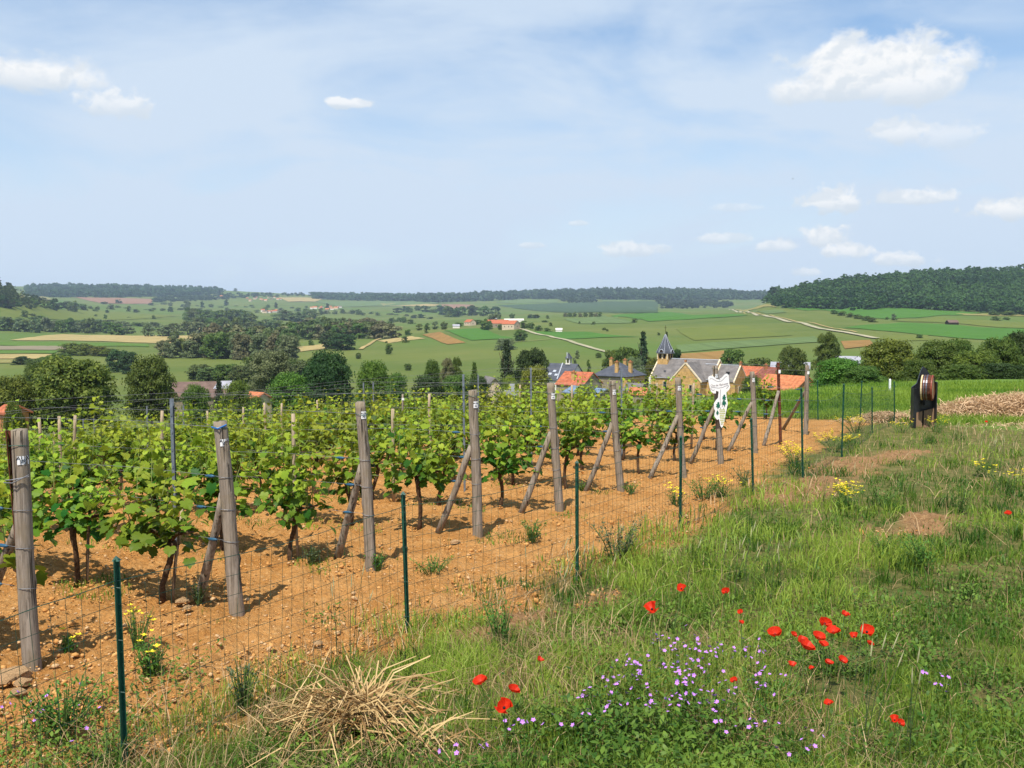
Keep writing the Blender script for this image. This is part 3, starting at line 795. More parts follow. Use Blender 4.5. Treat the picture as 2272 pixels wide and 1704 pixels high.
STK = [((655, 1196), (650, 918)), ((874, 1113), (871, 907)), (None, (538, 882)), (None, (587, 894)), (None, (620, 878)), (None, (700, 878)), (None, (954, 874)), (None, (128, 927)), (None, (156, 922)), (None, (351, 913)), (None, (456, 897)),
       (None, (891, 842)), (None, (1151, 854)), (None, (1268, 854)), (None, (1459, 850)), (None, (1537, 850)), (None, (30, 925)), (None, (80, 931)), (None, (108, 905))]
for k, (bb, tt) in enumerate(STK):
    if bb: p = g1(*bb); up = W(*tt, p.y) - p
    else: p = top_solve(*tt, 1.22, 12.5); up = Vector((vr.uniform(-.03, .03), 0, 1.22))
    lab = {0: 'pale wooden stake behind the second end post, rising from bare soil', 1: 'pale wooden stake between the third and fourth end posts', 11: 'brown stake with a white tag at the far row ends'}.get(k, 'thin pale wooden stake poking up among the distant vine leaves')
    t = thing('vine_stake', lab, 'stake', p, 0, 'stakes among the vines')
    rr = random.Random(900 + k); b = MB(); b.tube([up * f + Vector((rr.uniform(-.006, .006), 0, 0)) for f in (-.04, .3, .6, .85, 1.0)], [.023, .022, .021, .021, .020], 8, wob=.06, rnd=rr); b.build('pole', M['stake'] if k != 11 else M['wood'], t, True)
    b = MB(); b.tube([up * .72 + Vector((math.cos(a) * .029, math.sin(a) * .029, .004 * math.sin(a))) for a in np.linspace(0, 6.3, 10)], .0025, 4, False); b.build('wire_tie', M['wire'], t)
    if k == 11:
        b = MB(); b.box(up * .92 + Vector((.004, -.027, 0)), (.05, .004, .05)); b.build('name_tag', M['tagw'], t)
# thin support stakes at the first vines
k = 0
for p in vine_spots[:60]:
    if p.y < 14 and k < 16:
        k += 1
        t = thing('vine_stake', 'short grey stick propping a vine trunk near the end posts', 'stake', p + Vector((.06, .05, 0)), 0, 'sticks propping near vines')
        b = MB(); lean = vr.uniform(-.1, .1); b.tube([(0, 0, -.05), (lean * .4, 0, .3), (lean, .02, .72)], [.014, .013, .012], 7); b.build('pole', M['stake'], t, True)
        b = MB(); b.tube([(lean * .55 + math.cos(a) * .018, .01 + math.sin(a) * .018, .42) for a in np.linspace(0, 6.3, 8)], .003, 4, False); b.build('tie', M['ink'], t)

# trellis wires, one set per row
for i in range(11):
    b0, tp = PB[i]; smax = max(4, (b0.x + .516 * b0.y) / (-ROW.x - .516 * ROW.y) + 3.0)
    t = thing('trellis_wires', 'thin steel wires strung along the vine row of the %s end post' % ORD[i], 'wire', b0, 0, 'trellis wires of the rows')
    for hf in ((.97, .71, .54, .37) if i % 2 else (.93, .66, .50, .33)):
        st = (tp - b0) * hf; pts = [st]
        for s in np.arange(1.0, smax, 1.6):
            q = row_pos(i, s) - b0; q.z += (tp - b0).z * hf + .01 * math.sin(s * 2); pts.append(q)
        b = MB(); b.tube(pts, .0017, 4, False); b.build('wire', M['wire'], t)

# ------------------------------------------------------------------ fence
ft = thing('wire_fence', 'green wire mesh fence with green posts along the vineyard edge', 'fence', FP[0])
def fence_run(P, H, root, o, first=0):
    r = random.Random(3)
    for k in range(len(P)):
        if k < first: continue
        top = Vector((r.uniform(-.05, .02), 0, H[k])); bb = P[k] - o
        b = MB(); rot = top.to_track_quat('Z', 'Y').to_matrix()
        b.box(bb + top * .485, (.034, .004, H[k] * .97 + .04), rot); b.box(bb + top * .485 + Vector((0, .017, 0)), (.004, .030, H[k] * .97 + .04), rot)
        b.box(bb + top * .485 + Vector((0, .033, 0)), (.030, .004, H[k] * .95), rot)
        tipz = bb + top * .97; b.add([tipz + Vector((-.017, -.002, .01)), tipz + Vector((.017, -.002, .01)), tipz + Vector((.017, .034, .01)), tipz + Vector((-.017, .034, .01)), tipz + Vector((0, .01, .035))], [(0, 1, 4), (1, 2, 4), (2, 3, 4), (3, 0, 4)])
        po = b.build('post', M['green'], root)
        for z in np.linspace(.14, .86, 4):
            b = MB(); b.tube([bb + top * z + Vector((-.022, -.006, 0)), bb + top * z + Vector((0, -.009, .004)), bb + top * z + Vector((.022, -.006, 0))], .002, 4)
            b.build('wire_clip', M['greenw'], po)
    for k in range(len(P) - 1):
        a, c = P[k] - o, P[k + 1] - o; L_ = (c - a).length; hA, hB = min(.88, H[k] - .12) if H[k] < 1.1 else 1.1, min(.88, H[k + 1] - .12) if H[k + 1] < 1.1 else 1.1
        nv = max(6, int(L_ / .085)); b = MB(); tw = MB()
        sag = lambda f, zf: -.035 * math.sin(math.pi * f) * zf
        def pt(f, zf):
            q = a.lerp(c, f); h = hA * (1 - f) + hB * f; xw = q + o
            return Vector((q.x + .018 * math.sin(f * 9 + zf * 3 + k), q.y - .012, float(T(xw.x, xw.y)) - o.z + .03 + h * zf + sag(f, zf)))
        for j in range(1, nv):
            f = j / nv + r.uniform(-.1, .1) / nv; fb = f + r.uniform(-.12, .12) / nv
            b.tube([pt(fb, 0), pt((f + fb) / 2, .5), pt(f, 1)], .0013, 3, False)
        for z in np.linspace(0, 1, 9)[1:-1]:
            b.tube([pt(f, z) for f in np.linspace(0, 1, 9)], .0014, 3, False)
        b.build('mesh_panel', M['greenw'], root)
        for z in (0, 1):
            tw = MB(); tw.tube([pt(f, z) + Vector((0, -.003, .004 * math.sin(40 * f))) for f in np.linspace(0, 1, 14)], .0024, 4, False); tw.build('edge_wire', M['greenw'], root)
fence_run(FP + [corner], FH + [1.0], ft, FP[0])
ft2 = thing('wire_fence', 'far stretch of green wire fence between the vines and the meadow', 'fence', FAR_F[0])
fence_run(FAR_F, [1.0] * len(FAR_F), ft2, FAR_F[0], 1)
# ------------------------------------------------------------------ trees
TM = {'olive': veg('leaf_olive', (.045, .075, .012), (.21, .235, .032), .25), 'dark': veg('leaf_dark', (.014, .038, .010), (.065, .115, .026), .2), 'mid': veg('leaf_mid', (.034, .080, .014), (.15, .215, .036), .28),
      'bright': veg('leaf_bright', (.040, .110, .014), (.16, .27, .034), .3), 'pale': veg('leaf_pale', (.075, .11, .045), (.23, .28, .12), .28), 'yellow': veg('leaf_yellow', (.10, .14, .022), (.30, .33, .055), .32),
      'brown': veg('leaf_brown', (.090, .095, .040), (.24, .225, .105), .22), 'conifer': veg('leaf_conifer', (.014, .030, .014), (.050, .082, .030), .12), 'forest': veg('leaf_forest', (.012, .038, .008), (.070, .122, .022), .2), 'farwood': veg('leaf_farwood', (.016, .046, .014), (.050, .096, .026), .15), 'soft': veg('leaf_soft', (.048, .085, .026), (.165, .215, .062), .28)}
M['trunk'] = plain('tree_bark', (.075, .055, .038), .95, .1, .35, 6)
QV = np.array([(-.5, -.5, 0), (.5, -.5, .06), (.5, .5, -.05), (-.5, .5, .05)]); QF = np.array([(0, 1, 2, 3)])
TV_ = np.array([(-.42, -.45, 0), (.48, -.30, .08), (.05, .58, -.05)]); TF_ = np.array([(0, 1, 2)])
def crown(kind, seed, n_cl, per, leaf, name='crown'):
    """unit crown: about radius 1, z from 0 to 2; leaf clumps spread through the volume"""
    r = np.random.default_rng(seed); pos = []; age = []; nor = []
    if kind == 'conifer':
        for i in range(n_cl):
            f = ((i + .5) / n_cl) ** .8; rad = (1 - f) * .95 * r.uniform(.7, 1.1) + .03; a = r.uniform(0, 6.28)
            for j in range(per):
                t = r.uniform(.15, 1); pos.append((math.cos(a) * rad * t + r.normal(0, .05), math.sin(a) * rad * t + r.normal(0, .05), 2 * f - .22 * t * rad + r.normal(0, .03)))
                age.append(t * .6 + r.uniform(0, .3)); nor.append((math.cos(a) * .5, math.sin(a) * .5, .8))
    else:
        for i in range(n_cl):
            if kind == 'poplar': z = r.uniform(.05, 1.95); R_ = .85 * math.sqrt(max(.05, 1 - ((z - .9) / 1.15) ** 2)) * r.uniform(.25, 1.0); cr = r.uniform(.16, .28)
            elif kind == 'willow': z = r.uniform(.05, 1.75); R_ = math.sqrt(max(.05, 1 - ((z - .75) / 1.15) ** 2)) * r.uniform(.3, .95); cr = r.uniform(.2, .34)
            elif kind == 'bush': z = r.uniform(.05, 1.5); R_ = math.sqrt(max(.03, 1 - (z / 1.75) ** 2)) * r.uniform(.2, .9); cr = r.uniform(.25, .4)
            else: z = r.uniform(.12, 1.75); R_ = math.sqrt(max(.03, 1 - ((z - .85) / 1.02) ** 2)) * r.uniform(.35, .9) ** .6 * .85; cr = r.uniform(.20, .38)
            a = r.uniform(0, 6.28); c = np.array([math.cos(a) * R_, math.sin(a) * R_, z]); tint = r.uniform(-.18, .22)
            d = r.normal(0, 1, (per, 3)); d /= np.linalg.norm(d, axis=1)[:, None]; d[:, 2] = np.abs(d[:, 2]) * .9 - .25
            q = c + d * cr * r.uniform(.55, 1.08, (per, 1)) * np.array([1, 1, .8 if kind != 'willow' else 1.2])
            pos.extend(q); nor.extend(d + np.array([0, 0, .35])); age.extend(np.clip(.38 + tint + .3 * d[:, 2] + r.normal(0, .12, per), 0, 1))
    pos = np.array(pos); nor = np.array(nor) + r.normal(0, .45, (len(pos), 3)); nor /= np.linalg.norm(nor, axis=1)[:, None]; age = np.clip(np.array(age), 0, 1)
    a = np.cross(nor, r.normal(0, 1, nor.shape)); a /= np.linalg.norm(a, axis=1)[:, None] + 1e-9; b = np.cross(nor, a)
    Rm = np.stack([a, b, nor], -1); size = leaf * r.uniform(.6, 1.3, len(pos))
    V, F = scatter_shape(TV_, TF_, pos, Rm, size); return V, F, np.repeat(age, 3)
def crown_mesh(kind, seed, n_cl, per, leaf, mat):
    V, F, A = crown(kind, seed, n_cl, per, leaf); return nmesh('crown', V, F, mat, False, {'age': A})
_cm = {}
def get_crown(kind, mat, lod, v):
    k = (kind, mat, lod, v)
    if k not in _cm:
        n_cl, per, leaf = {0: (190, 100, .062), 1: (80, 60, .12), 2: (36, 26, .24)}[lod]
        if kind == 'conifer': n_cl, per = {0: (260, 22), 1: (130, 12), 2: (70, 7)}[lod]
        seed = hash((kind, lod, v)) % 99991 if False else sum(ord(c) for c in kind) * 31 + lod * 7 + v * 1013
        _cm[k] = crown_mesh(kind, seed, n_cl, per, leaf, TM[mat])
    return _cm[k]
def trunk_mesh(seed):
    r = random.Random(seed); b = MB(); b.tube([(0, 0, -.3), (.02, 0, .3), (0, .02, .7), (.03, .01, 1.1)], [.10, .075, .06, .035], 8, wob=.1, rnd=r)
    for k in range(6):
        a = k * 1.05 + r.uniform(-.3, .3); z = r.uniform(.4, .8); e = Vector((math.cos(a) * .55, math.sin(a) * .55, z + r.uniform(.35, .7)))
        b.tube([(0, 0, z), e * .5 + Vector((0, 0, z * .5)), e], [.04, .028, .012], 5)
    return b.mesh('trunk', M['trunk'], True)
TRK = [trunk_mesh(i) for i in range(3)]
tr_ = random.Random(77)
def tree(px, top, D, wpx, mat, kind, label, cat='tree', group=None, name=None, lod=None, low=0.0):
    """px, top: pixel of the crown's top; D: distance; wpx: crown width in pixels"""
    wpx = wpx * (1.5 if kind == 'conifer' else 1.0); p = at(px, D); hz = CAMZ + float(ray(px, top)[2]) * D - p.z; w = wpx / FPX * D
    if hz < .5: print('tree too low', label, px, round(hz, 2)); hz = w
    if lod is None: lod = 0 if D < 260 else (1 if D < 800 else 2)
    nm = name or {'conifer': 'conifer_tree', 'bush': 'bush', 'willow': 'willow_tree', 'poplar': 'poplar_tree'}.get(kind, 'broadleaf_tree')
    t = thing(nm, label, cat, p, tr_.uniform(0, 6.28), group)
    cz = {'bush': -.05 * hz, 'conifer': .02 * hz}.get(kind, .05 * hz if D < 260 else .0)
    ch = (hz - cz) / (1.55 if kind == 'bush' else 1.95)
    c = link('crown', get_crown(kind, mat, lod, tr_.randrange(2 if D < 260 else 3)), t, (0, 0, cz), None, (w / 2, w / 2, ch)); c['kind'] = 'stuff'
    link('trunk', TRK[tr_.randrange(3)], t, (0, 0, 0), None, (w * .33, w * .33, hz * .62))
    return t
NT_ = [  # px, top, D, width, material, kind, label
 (155, 785, 112, 208, 'olive', 'round', 'large rounded olive green tree at left behind the vines'), (330, 783, 128, 118, 'mid', 'round', 'dark rounded tree just left of the brown barn roof'),
 (20, 828, 108, 110, 'olive', 'round', 'dull olive tree cut by the left picture edge'), (75, 800, 190, 60, 'mid', 'round', 'small tree peeping out left of the large olive tree'), (110, 792, 240, 70, 'mid', 'bush', 'low bushy tree behind the left olive tree'),
 (482, 842, 112, 46, 'conifer', 'conifer', 'small blue-green conifer in front of the brown barn'), (520, 850, 108, 80, 'olive', 'bush', 'olive shrub right of the small conifer by the barn'), (430, 862, 100, 80, 'mid', 'bush', 'green shrub in front of the brown barn wall'),
 (566, 884, 96, 52, 'mid', 'bush', 'low bush in front of the orange roofed cottage'), (22, 905, 66, 60, 'mid', 'bush', 'low bush in front of the red shed at the left edge'),
 (598, 774, 235, 112, 'pale', 'willow', 'large pale grey-green willow left of the black-green tree'), (640, 822, 125, 110, 'bright', 'round', 'fresh green low tree under the pale willow'), (725, 772, 138, 120, 'dark', 'round', 'very dark tall tree left of centre behind the vines'), (700, 800, 130, 90, 'dark', 'round', 'dark tree crown merging left of the tallest dark tree'),
 (828, 795, 128, 86, 'bright', 'round', 'bright green tree right of the very dark tree'), (880, 835, 120, 60, 'mid', 'bush', 'low bush right of the bright green tree'),
 (958, 793, 158, 44, 'mid', 'round', 'narrow dark tree, left of the thin garden hedge trees'), (992, 800, 155, 38, 'brown', 'poplar', 'thin brownish green tree in the garden hedge'), (1013, 798, 162, 30, 'mid', 'poplar', 'slim upright tree in the middle of the garden hedge'), (1052, 808, 150, 40, 'mid', 'conifer', 'small pointed tree left of the tall spruce'),
 (950, 838, 120, 90, 'dark', 'bush', 'dark hedge bush behind the vines left of centre'), (1010, 836, 122, 90, 'mid', 'bush', 'broad hedge bush below the slim garden trees'), (1060, 842, 118, 70, 'dark', 'bush', 'dark hedge bush below the small pointed tree'),
 (1124, 760, 148, 62, 'conifer', 'conifer', 'tall dark spruce at the picture middle'), (1180, 768, 168, 88, 'dark', 'round', 'broad dark tree right of the tall spruce'), (1186, 810, 104, 78, 'yellow', 'willow', 'yellow-green willow in front of the broad dark tree'), (1130, 840, 100, 46, 'yellow', 'bush', 'yellow-green bush left of the yellow willow'),
 (1300, 858, 92, 60, 'pale', 'bush', 'white-flecked bush below the red tiled barn'), (1392, 765, 275, 76, 'mid', 'round', 'green tree behind the hip-roofed house'), (1360, 772, 290, 50, 'mid', 'round', 'small tree left behind the hip-roofed house roof'), (1428, 741, 262, 46, 'conifer', 'conifer', 'tall dark conifer left of the church spire'), (1405, 790, 255, 60, 'pale', 'round', 'whitish flowering tree under the tall conifer by the church'),
 (1480, 742, 262, 22, 'conifer', 'conifer', 'slim conifer hidden behind the church spire'), (1500, 770, 265, 34, 'dark', 'round', 'dark tree peeping out right of the bell tower'), (1452, 790, 258, 44, 'olive', 'round', 'olive tree left of the church bell tower'),
 (1276, 795, 420, 14, 'pale', 'poplar', 'slim pale poplar on the slope left of the chimneys'), (1307, 800, 300, 14, 'mid', 'poplar', 'slim young tree just left of the hip-roofed house'),
 (1627, 769, 262, 66, 'mid', 'round', 'round green tree right of the church roof'), (1761, 764, 225, 76, 'mid', 'round', 'round dark green tree behind the steel end post'), (1838, 744, 205, 70, 'mid', 'poplar', 'twin-topped tall tree right of the round green tree'), (1690, 798, 300, 90, 'mid', 'bush', 'low green bush behind the red roofs'),
 (1672, 836, 150, 56, 'mid', 'bush', 'dark green bush in front of the red roofs'), (1770, 812, 262, 50, 'mid', 'bush', 'green bush below the long grey roof'),
 (1975, 748, 80, 136, 'olive', 'round', 'broad olive tree left of the black barrel stand'), (1868, 800, 68, 126, 'bright', 'bush', 'fresh green bush at the meadow edge left of the barrel stand'), (1838, 826, 72, 60, 'mid', 'bush', 'dark low bush right of the last end post'),
 (1920, 815, 66, 100, 'mid', 'bush', 'dark bush below the broad olive tree'), (2086, 750, 78, 118, 'mid', 'round', 'dark leafy tree directly behind the black barrel stand'), (2040, 800, 70, 90, 'mid', 'bush', 'bush filling in behind the barrel stand base'), (2130, 745, 95, 80, 'mid', 'round', 'tree rising right of the barrel stand, slightly farther back'),
 (2170, 775, 74, 110, 'olive', 'round', 'olive tree in the right hedge at the meadow'), (2222, 744, 84, 110, 'mid', 'round', 'tall tree near the right picture edge'), (2268, 728, 90, 100, 'dark', 'round', 'tallest dark tree at the right picture edge'), (2140, 810, 68, 110, 'mid', 'bush', 'hedge bush right of the barrel stand at the meadow edge'), (2230, 808, 68, 120, 'dark', 'bush', 'hedge bush at the meadow edge, right picture side'), (2330, 765, 80, 120, 'mid', 'round', 'tree just beyond the right picture edge'), (2420, 770, 84, 120, 'olive', 'round', 'olive tree beyond the right picture edge'), (2510, 765, 88, 130, 'mid', 'round', 'green tree farther beyond the right picture edge'), (2380, 812, 68, 130, 'mid', 'bush', 'hedge bush beyond the right picture edge')]
for a in NT_: tree(*a)
# mid-distance trees, placed by the foot
def trees_foot(lst, label, group, cat='tree'):
    P = hit([a[0] for a in lst], [a[2] for a in lst], 0, 150)
    for (px, top, foot, w, mat, kind), p in zip(lst, P):
        if np.isnan(p).any(): print('no foot', px, foot); continue
        tree(px, top, float(p[1]), w, mat, kind, label, cat, group)
trees_foot([(862, 762, 786, 18, 'mid', 'round'), (794, 782, 796, 14, 'mid', 'round'), (904, 806, 822, 20, 'mid', 'round')], 'dark lone tree standing on the near pasture slope', 'lone trees on the pasture')
trees_foot([(898, 747, 760, 19, 'mid', 'bush'), (906, 730, 744, 20, 'mid', 'round'), (945, 727, 739, 10, 'mid', 'bush'), (837, 746, 752, 6, 'mid', 'bush'), (857, 757, 761, 6, 'mid', 'bush')], 'dark bush beside the tan and orange fields', 'bushes by the small fields')
trees_foot([(1155, 731, 757, 34, 'mid', 'round')], 'rounded green tree below the red-roofed hamlet', None)
trees_foot([(1122, 752, 776, 50, 'pale', 'bush')], 'greyish thicket above the tall spruce', None)
trees_foot([(1317, 714, 720, 11, 'mid', 'bush'), (1408, 707, 716, 16, 'mid', 'bush'), (1340, 727, 733, 11, 'mid', 'bush'), (1286, 713, 718, 6, 'mid', 'bush'), (1215, 700, 707, 9, 'mid', 'bush'), (1222, 716, 724, 10, 'mid', 'bush'), (1281, 778, 796, 12, 'pale', 'poplar'), (1329, 783, 794, 17, 'mid', 'bush'), (1462, 738, 744, 8, 'mid', 'bush'), (1348, 730, 735, 6, 'mid', 'bush')], 'small dark bush dotting the green slope above the village', 'bushes on the green slope')
trees_foot([(x, 698 + k % 2, 706, 14, 'dark', 'bush') for k, x in enumerate((1176, 1185, 1192))], 'clipped dark bush in the short row right of the hamlet', 'short row of bushes')
trees_foot([(x, 695 - (k % 3), 703, 12, 'brown' if k % 3 == 0 else 'mid', 'bush') for k, x in enumerate((1255, 1264, 1275, 1288, 1300, 1312, 1322, 1331))], 'scrubby bush in the hedge above the green slope', 'hedge on the green slope')
trees_foot([(x, 688 + k * 3.4, 697 + k * 3.6, 22, 'mid', 'bush') for k, x in enumerate((1852, 1868, 1886, 1904, 1922, 1936))], 'bush in the slanting hedge below the right forest', 'slanting hedge')
trees_foot([(1984, 697, 710, 14, 'pale', 'bush'), (1968, 704, 709, 10, 'mid', 'bush')], 'pale flowering bush at the end of the slanting hedge', 'flowering bushes below the forest')
trees_foot([(2042, 742, 751, 16, 'mid', 'bush'), (2210, 703, 711, 26, 'mid', 'bush'), (2235, 704, 710, 18, 'mid', 'bush'), (2205, 690, 700, 30, 'mid', 'bush'), (2235, 690, 700, 40, 'mid', 'bush')], 'dark bush on the right slope below the forest edge', 'bushes below the forest edge')
# hamlet trees
trees_foot([(930, 718, 733, 18, 'olive', 'round'), (948, 716, 732, 16, 'mid', 'round'), (965, 712, 731, 18, 'pale', 'round'), (985, 712, 731, 18, 'mid', 'round'), (1098, 692, 716, 34, 'pale', 'round'), (1076, 705, 733, 26, 'mid', 'round'), (1085, 712, 731, 16, 'mid', 'bush'), (1110, 718, 732, 14, 'mid', 'round'), (1136, 694, 708, 14, 'mid', 'round'), (1163, 710, 730, 18, 'mid', 'round'), (1178, 714, 730, 18, 'mid', 'round'), (1018, 716, 724, 26, 'mid', 'bush'), (1060, 710, 720, 26, 'mid', 'bush'), (1195, 723, 733, 22, 'mid', 'bush'), (1215, 728, 736, 20, 'mid', 'bush'), (1208, 711, 715, 20, 'mid', 'bush')], 'green tree standing among the red-roofed hamlet houses', 'trees around the hamlet')
# valley floor: grove, willows, hedges
gr = random.Random(21)
def belt(x0, x1, top0, top1, f0, f1, w, mats, kind, n, label, group):
    trees_foot([(x0 + (x1 - x0) * (k + gr.uniform(-.3, .3)) / max(1, n - 1), (top0 + (top1 - top0) * k / max(1, n - 1)) + gr.uniform(-5, 5), (f0 + (f1 - f0) * k / max(1, n - 1)) + gr.uniform(-3, 3), w * gr.uniform(1.0, 1.6), gr.choice(mats), gr.choice(kind)) for k in range(n)], label, group)
belt(440, 640, 735, 738, 792, 800, 46, ['soft', 'brown', 'soft', 'mid', 'pale'], ['round', 'willow'], 17, 'tree in the big mixed grove on the valley floor', 'trees of the valley grove')
belt(470, 640, 716, 728, 770, 770, 40, ['soft', 'brown', 'soft'], ['round'], 12, 'tree at the back of the big valley grove', 'trees at the back of the grove')
belt(360, 425, 752, 750, 792, 795, 38, ['brown', 'olive', 'pale'], ['poplar', 'willow'], 4, 'thin brownish tree left of the big valley grove', 'thin trees left of the grove')
belt(250, 285, 778, 776, 825, 828, 42, ['mid', 'dark'], ['round'], 2, 'green tree between the two large left trees', 'trees between the large left trees')
belt(330, 440, 717, 716, 744, 744, 30, ['pale'], ['willow'], 5, 'silvery willow beside the hay field', 'silvery willows'); belt(258, 285, 718, 720, 742, 742, 26, ['pale', 'mid'], ['willow'], 2, 'willow pair left of the silvery willow row', 'willow pair')
belt(386, 387, 735, 735, 752, 752, 24, ['mid'], ['round'], 1, 'small dark tree before the silvery willows', 'small tree before the willows')
belt(0, 240, 708, 714, 734, 738, 26, ['soft', 'pale', 'mid'], ['bush', 'willow'], 17, 'bushy tree in the long hedge left of the hay field', 'long valley hedge'); belt(0, 340, 704, 713, 722, 724, 24, ['soft', 'pale'], ['bush'], 18, 'tree in the hedge at the foot of the left hill', 'hedge at the left hill foot')
belt(150, 245, 763, 772, 790, 792, 38, ['mid', 'olive'], ['bush', 'round'], 4, 'bushy tree behind the large olive tree', 'trees behind the olive tree')
belt(50, 135, 795, 790, 812, 812, 32, ['mid', 'dark'], ['bush'], 5, 'dark bush in the hedge left of the olive tree', 'hedge left of the olive tree')
belt(420, 560, 688, 692, 716, 716, 28, ['soft', 'mid'], ['round', 'bush'], 12, 'dark tree in the far valley wood', 'far valley wood trees'); belt(415, 640, 706, 712, 728, 730, 26, ['soft', 'mid'], ['bush', 'round'], 14, 'tree along the far valley stream', 'far stream trees')
belt(615, 700, 690, 690, 712, 714, 28, ['soft'], ['round'], 7, 'dark tree in the wood right of the far valley', 'trees in the far dark wood')
belt(640, 870, 712, 716, 752, 748, 36, ['soft', 'mid', 'soft', 'brown'], ['round'], 19, 'tree in the dark riverside wood left of the tan field', 'riverside wood trees'); belt(690, 860, 702, 708, 738, 738, 30, ['soft', 'brown'], ['round'], 13, 'tree at the back of the riverside wood', 'riverside wood back trees')
belt(738, 760, 738, 740, 774, 774, 44, ['dark'], ['round'], 2, 'big dark tree at the river wood corner', 'river wood corner trees'); belt(690, 700, 752, 752, 766, 766, 12, ['mid'], ['bush'], 1, 'small bush on the tan strip', 'tan strip bush')
belt(430, 530, 811, 808, 845, 848, 46, ['mid', 'soft'], ['round'], 4, 'rounded green tree behind the brown barn', 'trees behind the barn')
belt(560, 700, 790, 800, 838, 838, 46, ['soft', 'mid'], ['round', 'bush'], 7, 'green tree below the valley grove', 'trees below the grove')
belt(60, 185, 662, 672, 685, 690, 18, ['mid', 'dark'], ['round', 'bush'], 8, 'dark tree on the left hillside', 'left hillside trees'); belt(0, 40, 655, 668, 682, 682, 20, ['mid', 'dark'], ['round'], 5, 'tree below the left conifer hill', 'trees below the conifer hill')
belt(50, 90, 693, 696, 702, 703, 16, ['mid'], ['bush'], 3, 'bush on the lower left meadow', 'lower left meadow bushes'); belt(200, 335, 700, 700, 706, 707, 8, ['mid'], ['bush'], 4, 'tiny bush on the left meadow rim', 'left meadow rim bushes')
belt(225, 255, 666, 668, 673, 674, 12, ['dark'], ['round'], 2, 'small dark tree on the pink field', 'pink field trees')
belt(880, 990, 684, 680, 693, 690, 18, ['dark', 'mid'], ['round', 'bush'], 8, 'tree in the far wood strip below the forest ridge', 'far wood strip trees'); belt(985, 1100, 682, 682, 702, 698, 22, ['dark', 'mid'], ['round', 'bush'], 9, 'dark tree in the wood behind the hamlet', 'wood behind the hamlet')
belt(920, 960, 698, 700, 706, 706, 14, ['dark'], ['bush'], 3, 'dark bush left of the wood behind the hamlet', 'bushes left of the hamlet wood'); belt(870, 910, 704, 708, 714, 716, 14, ['mid'], ['bush'], 4, 'low bush above the riverside wood', 'bushes above the riverside wood')
belt(523, 524, 639, 639, 644, 644, 10, ['dark'], ['bush'], 1, 'lone tree clump on the far left skyline', 'skyline tree clump'); belt(594, 595, 640, 640, 645, 645, 10, ['dark'], ['bush'], 1, 'second lone tree clump on the far skyline', 'skyline second clump')
belt(180, 440, 690, 690, 693, 694, 10, ['mid', 'dark'], ['bush'], 9, 'far scattered bush beyond the left meadow', 'far scattered bushes'); belt(560, 760, 676, 678, 681, 683, 9, ['mid', 'dark'], ['bush'], 8, 'far bush around the distant village', 'far village bushes')

belt(200, 420, 680, 684, 684, 689, 12, ['soft', 'mid'], ['bush', 'round'], 12, 'bushy tree in the far hedges above the left meadow', 'far hedge above the meadow'); belt(330, 560, 672, 676, 677, 682, 10, ['soft', 'farwood'], ['bush', 'round'], 14, 'small tree in the hazy hedges before the far villages', 'hazy hedges'); belt(620, 800, 686, 690, 692, 697, 11, ['soft', 'mid'], ['bush', 'round'], 11, 'small tree beside the far valley village', 'trees by the valley village'); belt(430, 620, 684, 686, 690, 692, 11, ['soft', 'mid'], ['bush', 'round'], 12, 'small tree in the far valley bottom', 'trees of the far valley bottom'); belt(760, 900, 690, 694, 697, 702, 12, ['soft', 'mid'], ['bush'], 8, 'bush on the far slope left of the hamlet', 'bushes left of the hamlet')
# ------------------------------------------------------------------ woods that read as one mass
def wood_mass(name, label, poly, n, h, w, mats, kind, leaves, leaf, seed, far=False):
    r = np.random.default_rng(seed); P = np.array(poly, float)
    lo, hi = P.min(0), P.max(0); q = r.uniform(lo, hi, (n * 3, 2)); inside = np.zeros(len(q), bool)
    for (x0, y0), (x1, y1) in zip(P, np.roll(P, -1, 0)):
        c = ((y0 > q[:, 1]) != (y1 > q[:, 1])) & (q[:, 0] < (x1 - x0) * (q[:, 1] - y0) / (y1 - y0 + 1e-9) + x0); inside ^= c
    q = q[inside][:n]; p = hit(q[:, 0], q[:, 1], 0, 500); p = p[~np.isnan(p[:, 0])]
    V0 = []; 
    base = [crown(kind, seed + k, leaves[0], leaves[1], leaf) for k in range(4)]
    V, F, A = [], [], []; off = 0; va = r.normal(0, .17, len(p)) + (fbm(p[:, 0] * .008, p[:, 1] * .008, seed, 3) - .5) * 1.1
    for k, (x, y, z) in enumerate(p):
        v, f, a = base[k % 4]; ww = w * r.uniform(.65, 1.4); hh = h * r.uniform(.7, 1.3); an = r.uniform(0, 6.28); c, s = math.cos(an), math.sin(an)
        vv = np.stack([x + (v[:, 0] * c - v[:, 1] * s) * ww / 2, y + (v[:, 0] * s + v[:, 1] * c) * ww / 2, z - .5 + v[:, 2] * hh / 1.9], -1)
        V.append(vv); F.append(f + off); A.append(np.clip(a + va[k], 0, 1)); off += len(v)
    o = link(name, nmesh(name, np.concatenate(V), np.concatenate(F), TM[mats], False, {'age': np.concatenate(A)}))
    return stuff(o, label, 'forest')
wood_mass('forest', 'dense green forest covering the hill at right', [(1690, 668), (1720, 650), (1800, 622), (1900, 606), (2010, 598), (2150, 600), (2420, 590), (2420, 712), (2272, 700), (2150, 692), (1990, 684), (1900, 690), (1820, 686), (1725, 683)], 2600, 14, 19, 'forest', 'round', (12, 15), .33, 300)
wood_mass('forest', 'dark forest on the hill at the left edge', [(-160, 560), (0, 625), (60, 650), (120, 675), (60, 680), (0, 672), (-160, 670)], 520, 12, 15, 'forest', 'round', (12, 15), .33, 310)
